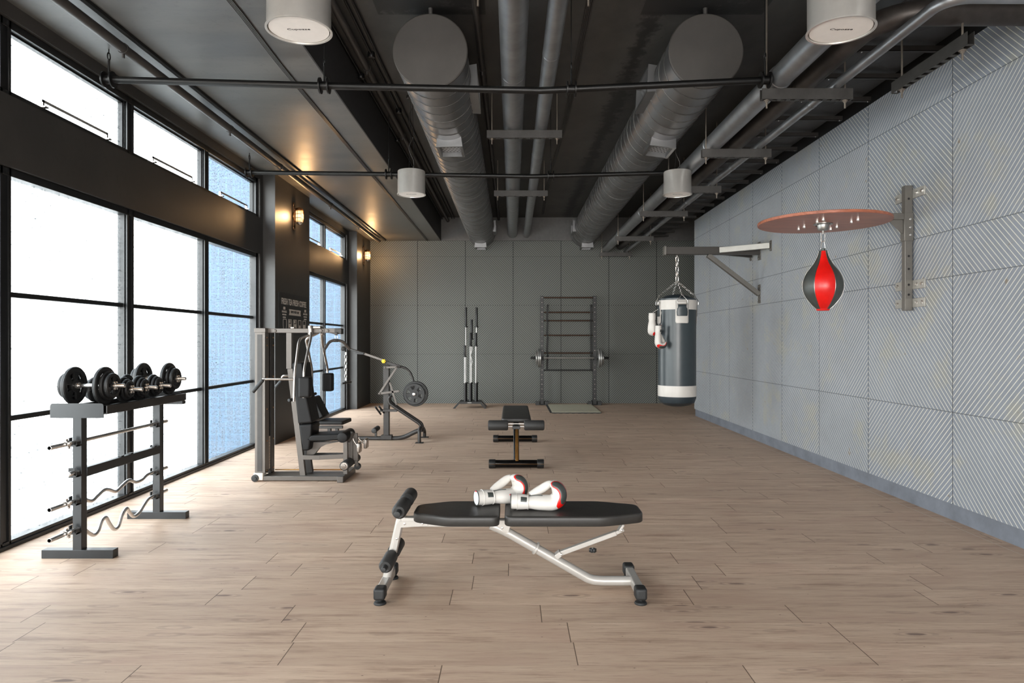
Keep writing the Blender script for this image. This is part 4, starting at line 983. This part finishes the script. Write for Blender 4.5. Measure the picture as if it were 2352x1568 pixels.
# ================================================================== LEVER MACHINE
lx, ly = -1.78, 9.7
lm = thing('lever_machine', (lx, ly, 0), 'grey plate loaded lever machine with yellow star knobs behind the multi gym', 'exercise machine')
def H(m, name, mat='gym_dk', parent=None, **k):
    m.v = [(x-lx, y-ly, z) for x, y, z in m.v]; return m.build(name, mat, parent or lm, **k)
def h(cx, cy, Y=9.7): return P(560+cx/3.825, 720+cy/3.825, Y)
zb = h(1100, 1095).z
m = mb(); m.tube(rnd([V(-2.75, 9.7, zb), h(1390, 1095), h(1520, 1030), h(1590, 1012)], .15, 6), .032, 14); H(m, 'base_beam')
for Yn, cx in ((9.42, 1542), (9.98, 1588)):
    a = h(cx, 1010, Yn); m = mb(); m.tube(rnd([V(a.x, 9.7, h(1560, 1015).z), V(a.x, Yn+(.08 if Yn < 9.7 else -.08), a.z+.005), V(a.x, Yn, a.z-.04), V(a.x, Yn, .01)], .06, 5), .024, 12); H(m, 'rear_leg')
    m = mb(); m.box((a.x-.055, Yn-.05, 0), (a.x+.055, Yn+.05, .008)); H(m, 'foot_plate', 'blk', bevel=.002)
for Yn in (9.42, 9.98): m = mb(); m.box((-2.80, Yn-.05, 0), (-2.70, Yn+.05, .008)); m.box((-2.775, min(Yn, 9.7), .0), (-2.725, max(Yn, 9.7), .05)); H(m, 'front_foot', 'blk', bevel=.002)
a = h(1255, 455); m = mb(); m.box((a.x-.040, 9.66, .02), (a.x+.040, 9.74, a.z)); H(m, 'main_upright', bevel=.006)
m = mb(); m.box((a.x-.075, 9.65, .012), (a.x+.08, 9.75, .075)); H(m, 'base_sleeve', bevel=.005)
m = mb(); m.bar(h(1245, 425), h(1375, 468), .05, .04); H(m, 'head_plate', bevel=.004)
# telescoping arm towards the left
m = mb(); m.bar(h(1060, 352), h(1235, 412), .05, .032); H(m, 'pull_arm', 'gym', bevel=.003)
for e in (-.035, .035): m = mb(); m.bar(h(870, 292, 9.7)+V(0, e, 0), h(1060, 350, 9.7)+V(0, e, 0), .02, .022); H(m, 'arm_fork', 'blk', bevel=.003)
m = mb(); m.rcyl(h(872, 310, 9.62), h(872, 310, 9.78), .03, .006, 20); H(m, 'pulley_wheel', 'blk'); m = mb(); m.bar(h(985, 345, 9.7), h(1060, 350, 9.7), .07, .03); H(m, 'arm_bracket', 'blk')
m = mb(); link_chain(h(896, 335), h(896, 590), .055, .03, .0045, m); H(m, 'chain', 'chrome')['kind'] = 'stuff'
m = mb(); m.rcyl(h(862, 614, 9.58), h(942, 600, 9.82), .013, .003, 12); H(m, 'hand_bar', 'blk')
def star(c, r, parent=None):
    m = mb(); c = Vector(c); pts = []
    for k in range(36): a = k*math.pi/18; rr_ = r*(1+.16*math.cos(a*6)); pts.append((c.x+rr_*math.cos(a), c.y, c.z+rr_*math.sin(a)))
    m.prism(pts, (0, .035, 0)); m.rcyl(c+V(0, -.008, 0), c+V(0, .01, 0), r*.55, .004, 16); return m
o = H(star(h(1227, 418, 9.63), .028), 'star_knob', 'yellow', bevel=.004); o['label'] = 'yellow star knob on the pull arm'
o = H(star(h(648, 996, 9.6), .030), 'star_knob', 'yellow', bevel=.004); o['label'] = 'yellow star knob under the seat'
# curved arm and plates
pc = h(1498, 706, 9.62)
m = mb(); q = catmull([tuple(h(1370, 464)), tuple(h(1425, 482)), tuple(h(1462, 520)), tuple(h(1486, 580)), tuple(h(1493, 640)), tuple(h(1498, 700))], 5); m.tube([V(*p) for p in q], .017, 12); H(m, 'curved_arm')
m = mb(); plate_mb(m, pc, .152, .035, (0, 1, 0), .42, .76, 56, 6); H(m, 'weight_plate', 'iron')
m = mb(); plate_mb(m, pc+V(.012, .05, 0), .178, .04, (0, 1, 0), .42, .8, 56, 6); H(m, 'weight_plate', 'iron')
m = mb(); m.rcyl(pc+V(0, -.05, 0), pc+V(0, .10, 0), .022, .004, 18); H(m, 'plate_peg', 'chrome')
# linkages
for nm, a_, b_, w_ in (('link_arm', (1345, 468), (1193, 700), .028), ('link_arm', (1188, 703), (1362, 680), .03), ('link_arm', (1240, 474), (1345, 468), .028), ('link_arm', (1285, 610), (1340, 795), .028)):
    m = mb(); m.bar(h(*a_, 9.62), h(*b_, 9.62), .012, w_); m.rcyl(h(*a_, 9.60), h(*a_, 9.64), .014, .002, 14); m.rcyl(h(*b_, 9.60), h(*b_, 9.64), .014, .002, 14); H(m, nm, 'gym', bevel=.002)
for dy, off in ((9.58, (0, 0)), (9.84, (12, -10))):
    q = [h(1285+off[0], 728+off[1], dy), h(1270+off[0], 745+off[1], dy), h(1275+off[0], 785+off[1], dy), h(1330+off[0], 825+off[1], dy), h(1555+off[0], 975+off[1], dy), h(1562+off[0], 1035+off[1], dy)]
    m = mb(); m.tube(rnd(q, .05, 5), .021, 12); H(m, 'rear_brace')
m = mb(); m.bar(h(1195, 850, 9.62), h(1348, 850, 9.62), .035, .035); H(m, 'peg_rail', bevel=.003)
for cx, cy in ((1180, 852), (1212, 845)): m = mb(); c = h(cx, cy, 9.60); m.rcyl(c+V(-.022, -.08, .06), c+V(.022, .08, -.06), .013, .003, 12); H(m, 'foot_peg', 'rubber')
m = mb(); m.bar(h(1160, 1035), h(1160, 1080), .03, .03, up=(0, 1, 0)); H(m, 'roller_post', bevel=.003)
m = mb(); m.rcyl(h(1142, 1030, 9.60), h(1178, 1004, 9.86), .036, .008, 20); H(m, 'foam_roller', 'foam')
# seat end
m = mb()
sx0, sx1 = h(640, 950, 9.5).x, h(870, 950, 9.5).x
H(pad_mesh(rpoly([(sx0, 9.50), (sx1, 9.50), (sx1+.02, 9.95), (sx0+.02, 9.95)], .03), h(700, 978, 9.5).z, h(700, 946, 9.5).z, .015), 'seat_pad', 'pad_shaded', smooth=50)
m = mb(); m.bar(h(665, 996, 9.62), h(870, 996, 9.62), .05, .04); H(m, 'seat_rail', bevel=.004)
for cx in (752, 818): m = mb(); a = h(cx, 1000, 9.64); m.box((a.x-.022, 9.62, .03), (a.x+.022, 9.68, a.z)); H(m, 'seat_post', 'gym_dk', bevel=.003)
m = mb(); m.prism([h(603, 905, 9.55), h(640, 938, 9.55), h(698, 905, 9.55), h(612, 735, 9.55), h(590, 730, 9.55)], (0, .34, 0)); H(m, 'backrest_pad', 'pad_shaded', bevel=.015, seg=3, smooth=50)
m = mb(); m.bar(h(560, 920, 9.65), h(640, 985, 9.65), .04, .03); H(m, 'seat_strut', bevel=.003)

# ================================================================== BARBELL STAND
bs = thing('barbell_stand', (-.885, 14.4, 0), 'low black barbell holder with sloping ends by the back wall', 'bar stand')
def B_(m, name, mat='blk', **k):
    m.v = [(x+.885, y-14.4, z) for x, y, z in m.v]; return m.build(name, mat, bs, **k)
for yy, s_ in ((14.25, 1), (14.72, 1)):
    m = mb(); m.prism([(-1.24, yy, 0), (-1.19, yy, 0), (-1.10, yy, .10), (-.665, yy, .10), (-.575, yy, 0), (-.527, yy, 0), (-.66, yy, .142), (-1.105, yy, .142)], (0, .012, 0)); B_(m, 'side_frame', bevel=.002)
m = mb(); m.box((-1.105, 14.255, .13), (-.66, 14.73, .142)); B_(m, 'top_deck')
m = mb(); m.box((-.93, 14.246, .118), (-.845, 14.25, .128)); B_(m, 'name_plate', 'chalk')
SX = (-.985, -.875, -.757)
for yy in (14.36, 14.60):
    for xx in SX: m = mb(); m.lathe([(.030, 0), (.030, .36), (.042, .36), (.042, .385), (.034, .385)], (xx, yy, .142), (0, 0, 1), 18); B_(m, 'holder_tube')
def upright_bar(x_, y_, top, label, sleeve=.40, curl=False):
    root = thing('barbell_bar', (x_, y_, .15), label, 'bar', 'barbell bars standing in the holder')
    pts_ = [V(x_, y_, .2), V(x_, y_, top-sleeve)]
    if curl: pts_ = [V(x_, y_, .2), V(x_, y_, .85)]+[V(x_+.012*math.sin(k*1.6), y_, .9+k*.07) for k in range(9)]+[V(x_, y_, 1.52), V(x_, y_, top-sleeve)]
    wbuild(mb().tube(pts_, .0145, 12), 'shaft', 'steel', root)
    wbuild(mb().rcyl((x_, y_, top-sleeve), (x_, y_, top), .025, .004, 18), 'sleeve', 'blk', root)
    wbuild(mb().lathe([(.026, 0), (.040, .003), (.040, .025), (.026, .028)], (x_, y_, top-sleeve-.01), (0, 0, 1), 20), 'collar', 'blk', root)
    return root
upright_bar(SX[0], 14.60, 2.13, 'tall steel bar in the left back tube of the holder', .42)
upright_bar(SX[0]-.01, 14.36, 1.32, 'shortest steel bar in the left front tube of the holder', .24)
upright_bar(SX[1]+.012, 14.60, 1.87, 'wavy curl bar in the middle back tube of the holder', .42, True)
upright_bar(SX[1], 14.36, 1.585, 'medium steel bar in the middle front tube of the holder', .28)
upright_bar(SX[2], 14.60, 2.13, 'tall steel bar in the right back tube of the holder', .42)
upright_bar(SX[2]-.004, 14.36, 1.585, 'medium steel bar in the right front tube of the holder', .28)

# ================================================================== POWER RACK, BARBELL, MAT
pr = thing('power_rack', (1.25, 15.1, 0), 'tall dark two post rack with five cross rungs against the back wall', 'rack')
def R_(m, name, mat='blk', parent=None, **k):
    m.v = [(x-1.25, y-15.1, z) for x, y, z in m.v]; return m.build(name, mat, parent or pr, **k)
for i, (xa, xb) in enumerate(((.625, .702), (1.785, 1.866))):
    m = mb(); m.box((xa, 15.05, .01), (xb, 15.13, 2.404)); up = R_(m, 'upright', 'blk_gloss' if 0 else 'blk', bevel=.003)
    m = mb()
    for k in range(22):
        zz = .14+k*.106
        if 1.0 < zz < 1.1: continue
        m.rcyl(((xa+xb)/2, 15.047, zz), ((xa+xb)/2, 15.052, zz), .008, .001, 10)
    hh = R_(m, 'pin_hole_row', 'gymtube', up); hh['kind'] = 'stuff'
    m = mb(); m.box((xa-.10, 15.0, 0), (xb+.10, 15.40, .02)); m.box((xa-.105, 15.0, .0), (xa-.02, 15.06, .085)); m.box((xb+.02, 15.0, 0), (xb+.10, 15.06, .085)); m.box((xa, 15.06, .02), (xb, 15.40, .08)); R_(m, 'base_foot', bevel=.003)
for zz in (2.37, 2.045, 1.86, 1.535, 1.145, .765): m = mb(); m.cyl((.70, 15.10, zz), (1.79, 15.10, zz), .015, 14); R_(m, 'rung', 'rung' if zz > .8 else 'blk')
for xx, s_ in ((.785, -1), (1.74, 1)):
    for z0, z1 in ((1.86, 2.19), (1.54, 1.85), (1.15, 1.49), (.77, 1.10)):
        m = mb(); m.bar((xx, 15.02, z1), (xx-.012*s_*-1, 15.08, z0), .018, .042, up=(1, 0, 0)); m.rcyl((xx-.02, 15.08, z0+.0), (xx+.02, 15.08, z0), .022, .004, 12); m.rcyl((xx-.016, 15.02, z1), (xx+.016, 15.02, z1), .022, .004, 12); R_(m, 'safety_strap', 'rubber')
bb = thing('loaded_barbell', (1.25, 14.93, 1.04), 'barbell loaded with silver plates resting across the tall back rack', 'barbell')
m = mb(); m.cyl((.60, 14.95, 1.04), (1.92, 14.95, 1.04), .0145, 14); wbuild(m, 'shaft', 'steel', bb)
for a_, b_ in ((.41, .645), (1.865, 2.12)): wbuild(mb().rcyl((a_, 14.95, 1.04), (b_, 14.95, 1.04), .025, .004, 16), 'sleeve', 'blk', bb)
for s_, x_ in ((-1, .615), (1, 1.90)):
    for k, (r_, t_) in enumerate(((.205, .036), (.205, .036), (.15, .03))): wbuild(plate_mb(mb(), (x_+s_*(k*.041), 14.95, 1.04), r_, t_, (1, 0, 0), .42, .76, 40, 5), 'weight_plate', 'platesteel', bb)
    wbuild(mb().rcyl((x_+s_*.115-.01, 14.95, 1.04), (x_+s_*.115+.01, 14.95, 1.04), .036, .004, 16), 'lock_collar', 'blk', bb)
for xx in (.664, 1.825):
    m = mb(); m.box((xx-.03, 14.90, .99), (xx+.03, 15.05, 1.022)); m.box((xx-.03, 14.895, .99), (xx+.03, 14.91, 1.07)); R_(m, 'j_hook', 'rubber', bevel=.004)
mt = thing('floor_mat', (1.26, 14.15, 0), 'beige topped floor mat with notched black edge before the tall rack', 'mat')
m = mb(); m.box((.786, 13.31, .008), (1.736, 15.0, .024)); wbuild(m, 'top_sheet', 'mat', mt)
m = mb(); m.box((.775, 13.30, 0), (1.745, 15.01, .018))
for k in range(14): m.box((.745, 13.36+k*.12, 0), (.776, 13.42+k*.12, .014))
for k in range(8): m.box((.80+k*.12, 13.275, 0), (.86+k*.12, 13.301, .014))
wbuild(m, 'notched_edge', 'rubber', mt)

# ================================================================== PUNCHING BAG AND BRACKET
wb_ = thing('bag_bracket', (XR, 9.48, 2.657), 'grey steel wall bracket with braces carrying the punching bag', 'wall bracket')
def K(m, name, mat='brk_dk', **k): return wbuild(m, name, mat, wb_, **k)
K(mb().box((2.13, 9.43, 2.605), (XR-.012, 9.53, 2.71)), 'main_arm', bevel=.004)
K(mb().box((2.105, 9.42, 2.597), (2.132, 9.54, 2.718)), 'arm_end_cap', 'brk', bevel=.003)
K(mb().bar((2.86, 9.40, 2.657), (XR-.010, 9.08, 2.675), .05, .075), 'side_brace', 'brk_lt', bevel=.003)
K(mb().bar((2.86, 9.56, 2.657), (XR-.010, 9.80, 2.64), .05, .075), 'side_brace', bevel=.003)
K(mb().bar((2.72, 9.48, 2.60), (XR-.010, 9.48, 2.055), .07, .06), 'diagonal_brace', 'brk', bevel=.003)
for yy, z0, z1, w_ in ((9.48, 2.53, 2.78, .10), (9.06, 2.60, 2.74, .05), (9.82, 2.56, 2.70, .05), (9.48, 1.93, 2.19, .08)):
    m = mb(); m.box((XR-.012, yy-w_/2, z0), (XR, yy+w_/2, z1)); 
    for zz in (z0+.025, z1-.025): m.lathe([(.013, 0), (.013, .010), (.007, .016)], (XR-.012, yy, zz), (-1, 0, 0), 6)
    K(m, 'wall_plate', 'brk', bevel=.001, seg=1)
bx, by = 2.292, 9.48; br = .258
pb = thing('punching_bag', (bx, by, .50), 'slate heavy punching bag with white bands hanging from the wall bracket', 'punching bag')
m = mb(); m.lathe([(.0001, .50), (.10, .505), (.18, .525), (.235, .56), (br, .62), (br+.001, .66)], (bx, by, 0), (0, 0, 1), 64); wbuild(m, 'bag_bottom', 'bagdome', pb)
m = mb(); m.lathe([(br, .66), (br, 1.99)], (bx, by, 0), (0, 0, 1), 64); wbuild(m, 'bag_body', 'bag', pb)
m = mb(); m.lathe([(br+.0035, .645), (br+.004, .65), (br+.004, .79), (br+.0035, .795), (br-.002, .795), (br-.002, .645)], (bx, by, 0), (0, 0, 1), 64, closed=True); wbuild(m, 'white_band', 'white', pb)
m = mb(); m.lathe([(br+.003, 1.835), (br+.004, 1.84), (br+.004, 1.955), (br+.006, 1.965), (br-.002, 1.968), (br-.002, 1.835)], (bx, by, 0), (0, 0, 1), 64, closed=True); wbuild(m, 'white_band', 'white', pb)
m = mb(); m.lathe([(br-.012, 1.96), (.215, 2.0), (.15, 2.035), (.06, 2.05), (.0001, 2.05)], (bx, by, 0), (0, 0, 1), 64); wbuild(m, 'bag_lid', 'bagdome', pb)
RZ = 2.235
for k, deg in enumerate((-88.6, 1.4, 91.4, 181.4)):
    a = math.radians(deg); u = V(math.cos(a), math.sin(a), 0); s_ = V(-math.sin(a), math.cos(a), 0); R0 = br+.004
    def strip(w0, zlist, off, mat, name):     # curved patch: zlist of (z, halfwidth)
        m = mb(); vs = []; nn = 9
        for z_, hw in zlist:
            for j in range(nn): t_ = a+(2*j/(nn-1)-1)*hw/R0; vs.append((bx+(R0+off)*math.cos(t_), by+(R0+off)*math.sin(t_), z_))
        fs = [(i*nn+j, i*nn+j+1, (i+1)*nn+j+1, (i+1)*nn+j) for i in range(len(zlist)-1) for j in range(nn-1)]
        m.add(vs, fs); o = wbuild(m, name, mat, pb); md = o.modifiers.new('s', 'SOLIDIFY'); md.thickness = .004; md.offset = 1; return o
    strip(0, [(1.648, .078), (1.655, .086), (1.67, .090), (1.955, .090)], .001, 'white', 'hanging_tab')
    strip(0, [(1.745, .062), (1.752, .070), (1.80, .074), (1.84, .068), (1.865, .056), (1.90, .056)], .006, 'bag', 'tab_strap')
    strip(0, [(1.90, .06), (1.945, .06)], .008, 'white', 'tab_loop')
    c = V(bx, by, 0)+u*(R0+.016); m = mb(); tri = [c+s_*-.068+V(0, 0, 1.905), c+s_*.068+V(0, 0, 1.905), c+s_*.072+V(0, 0, 1.95), c+u*-.03+V(0, 0, 2.035), c+s_*-.072+V(0, 0, 1.95)]
    m.tube(rnd(tri+[tri[0]], .01, 3)[:-1], .0045, 8, closed=True); wbuild(m, 'd_ring', 'chrome', pb)
    m = link_chain(V(bx, by, RZ), c+u*-.03+V(0, 0, 2.035), .042, .022, .0038); wbuild(m, 'chain', 'chrome', pb)['kind'] = 'stuff'
m = link_chain(V(bx, by, 2.575), V(bx, by, RZ), .085, .036, .006); wbuild(m, 'hanging_chain', 'chrome', pb)['kind'] = 'stuff'
m = mb(); m.tube([V(bx, by, 2.585)+V(0, .018*math.cos(a), .022*math.sin(a)) for a in [i*math.pi/8 for i in range(16)]], .005, 8, closed=True); wbuild(m, 'hanging_ring', 'chrome', pb)
# laces of the gloves, carried by the glove
for gl_, (px, py, pz) in ((g3, (2.02, 9.24, 1.80)), (g4, (2.0, 9.36, 1.84))):
    mi = gl_.rotation_euler.to_matrix().inverted(); d = mi @ (Vector((px, py, pz))-gl_.location)
    mb().tube([(0, 0, .05), tuple(d)], .003, 6).build('lace', 'white', gl_)

# ================================================================== SPEED BAG PLATFORM
sp = thing('speed_bag_platform', (3.39, 5.86, 2.2), 'reddish round wooden speed bag board on a grey wall post', 'speed bag platform')
def Z(m, name, mat='brk', parent=None, **k): return wbuild(m, name, mat, sp, **k)
Z(mb().box((3.36, 5.836, 1.665), (3.424, 5.888, 2.735)), 'wall_post', bevel=.003)
Z(mb().box((3.352, 5.829, 2.26), (3.43, 5.895, 2.50)), 'sliding_sleeve', bevel=.003)
for zz in (2.31, 2.375, 2.445): Z(mb().rcyl((3.40, 5.822, zz), (3.40, 5.832, zz), .010, .002, 14), 'bolt', 'chrome')
for zz in (1.80, 1.885, 2.02, 2.13, 2.62): Z(mb().lathe([(.0001, 0), (.010, 0), (.010, .0015)], (3.392, 5.8345, zz), (0, 1, 0), 14), 'pin_hole', 'ink')
for zz in (2.66, 1.885, 1.73):
    m = mb(); m.box((3.424, 5.67, zz-.038), (3.439, 6.10, zz+.038)); Z(m, 'wall_plate', 'brk_lt', bevel=.002)
    for yy in (5.70, 5.775, 6.06): m = mb(); m.lathe([(.016, 0), (.016, .003), (.011, .004), (.011, .014)], (3.424, yy, zz), (-1, 0, 0), 6); Z(m, 'bolt', 'chrome')
Z(mb().box((3.05, 5.838, 2.443), (3.36, 5.882, 2.498)), 'support_arm', bevel=.003)
Z(mb().prism([(3.22, 5.855, 2.445), (3.352, 5.855, 2.445), (3.352, 5.855, 2.32)], (0, .008, 0)), 'gusset', bevel=.001, seg=1)
m = mb(); m.lathe([(.0001, 0), (.528, 0), (.531, .003), (.531, .022), (.528, .025), (.0001, .025)], (2.67, 5.86, 2.410), (0, 0, 1), 128); Z(m, 'round_board', 'wood')
m = mb(); m.bar((2.35, 5.78, 2.452), (3.10, 5.78, 2.452), .04, .03); m.bar((2.35, 5.94, 2.452), (3.10, 5.94, 2.452), .04, .03); Z(m, 'board_rail', bevel=.002)
for px, py in ((622, 575), (680, 552), (960, 577), (1026, 553), (818, 498), (882, 474), (1180, 498), (1250, 474)):
    X_, Y_ = px/4.612+1700, py/4.612+400; Yq = F*(2.41-1.4)/(784-Y_); q = P(X_, Y_, Yq); m = mb(); m.lathe([(.013, .0), (.013, -.012), (.008, -.018)], (q.x, q.y, 2.410), (0, 0, 1), 8); Z(m, 'board_bolt', 'chrome')
m = mb(); m.lathe([(.078, 0), (.078, -.006), (.050, -.010), (.046, -.04), (.038, -.055), (.014, -.06), (.0001, -.06)], (2.67, 5.86, 2.410), (0, 0, 1), 40); m.lathe([(.0075, -.06), (.0075, -.09)], (2.67, 5.86, 2.410), (0, 0, 1), 12); Z(m, 'swivel', 'steel')
m = mb()
for k in range(4): a = k*math.pi/2+.5; m.lathe([(.005, 0), (.005, -.01)], (2.67+.066*math.cos(a), 5.86+.066*math.sin(a), 2.405), (0, 0, 1), 8)
Z(m, 'swivel_screws', 'ink')['kind'] = 'stuff'
sbg = thing('speed_bag', (2.67, 5.86, 2.30), 'red and black pear shaped speed bag under the round wooden board', 'speed bag')
prof_px = [(42, 815), (50, 850), (58, 875), (72, 905), (90, 940), (107, 965), (130, 995), (152, 1025), (170, 1055), (184, 1085), (194, 1115), (200, 1145), (202.5, 1180), (201, 1210), (195, 1240), (186, 1270), (172, 1300), (153, 1330), (130, 1360), (106, 1390), (84, 1412), (66, 1428)]
k_ = 5.86/F/4.612; prof = [(r_*k_, 2.61-.0-(cy/4.612+400-576.7)*5.86/F-.435) for r_, cy in prof_px]
rs_ = [p[0] for p in prof]; zs_ = [p[1] for p in prof]
for k in range(6):
    a0 = math.radians(-138.5+60*k); a1 = a0+math.radians(60); m = mb(); nn = 14; vs = []
    for r_, z_ in prof:
        for j in range(nn+1):
            t_ = a0+(a1-a0)*j/nn; e_ = abs(2*j/nn-1); rr_ = r_*(1-.012*e_**4); vs.append((2.67+rr_*math.cos(t_), 5.86+rr_*math.sin(t_), z_))
    m.add(vs, [(i*(nn+1)+j, i*(nn+1)+j+1, (i+1)*(nn+1)+j+1, (i+1)*(nn+1)+j) for i in range(len(prof)-1) for j in range(nn)])
    wbuild(m, 'leather_panel', 'red' if k % 2 == 0 else 'grey_l', sbg, smooth=80)
    m = mb(); m.tube([(2.67+(r_+.0005)*math.cos(a0), 5.86+(r_+.0005)*math.sin(a0), z_) for r_, z_ in prof], .0022, 6); wbuild(m, 'seam_piping', 'steel', sbg)
m = mb(); m.lathe([(.0001, zs_[-1]-.014), (rs_[-1]*.9, zs_[-1]-.014), (rs_[-1]*1.02, zs_[-1]-.006), (rs_[-1], zs_[-1])], (2.67, 5.86, 0), (0, 0, 1), 40); wbuild(m, 'bottom_disc', 'red', sbg)
m = mb(); m.lathe([(rs_[0], zs_[0]), (rs_[0]*.98, zs_[0]+.004), (.018, zs_[0]+.004), (.018, zs_[0]+.024), (.0001, zs_[0]+.024)], (2.67, 5.86, 0), (0, 0, 1), 32); wbuild(m, 'top_cap', 'grey_l', sbg)
zt = zs_[0]
def ring(c0, c1, w_, r_=.003, wa=None):
    c0 = Vector(c0); c1 = Vector(c1); wa = w_ if wa is None else wa; x_ = V(1, 0, 0)
    return mb().tube(rnd([c0+x_*-wa, c0+x_*wa, c1+x_*w_, c1+x_*-w_, c0+x_*-wa], .008, 4)[:-1], r_, 8, closed=True)
wbuild(ring((2.67, 5.86, 2.335), (2.67, 5.86, 2.255), .016), 'chain_link', 'chrome', sbg)
wbuild(ring((2.67, 5.86, 2.262), (2.67, 5.86, zt+.018), .021, .003, .009), 'chain_link', 'chrome', sbg)
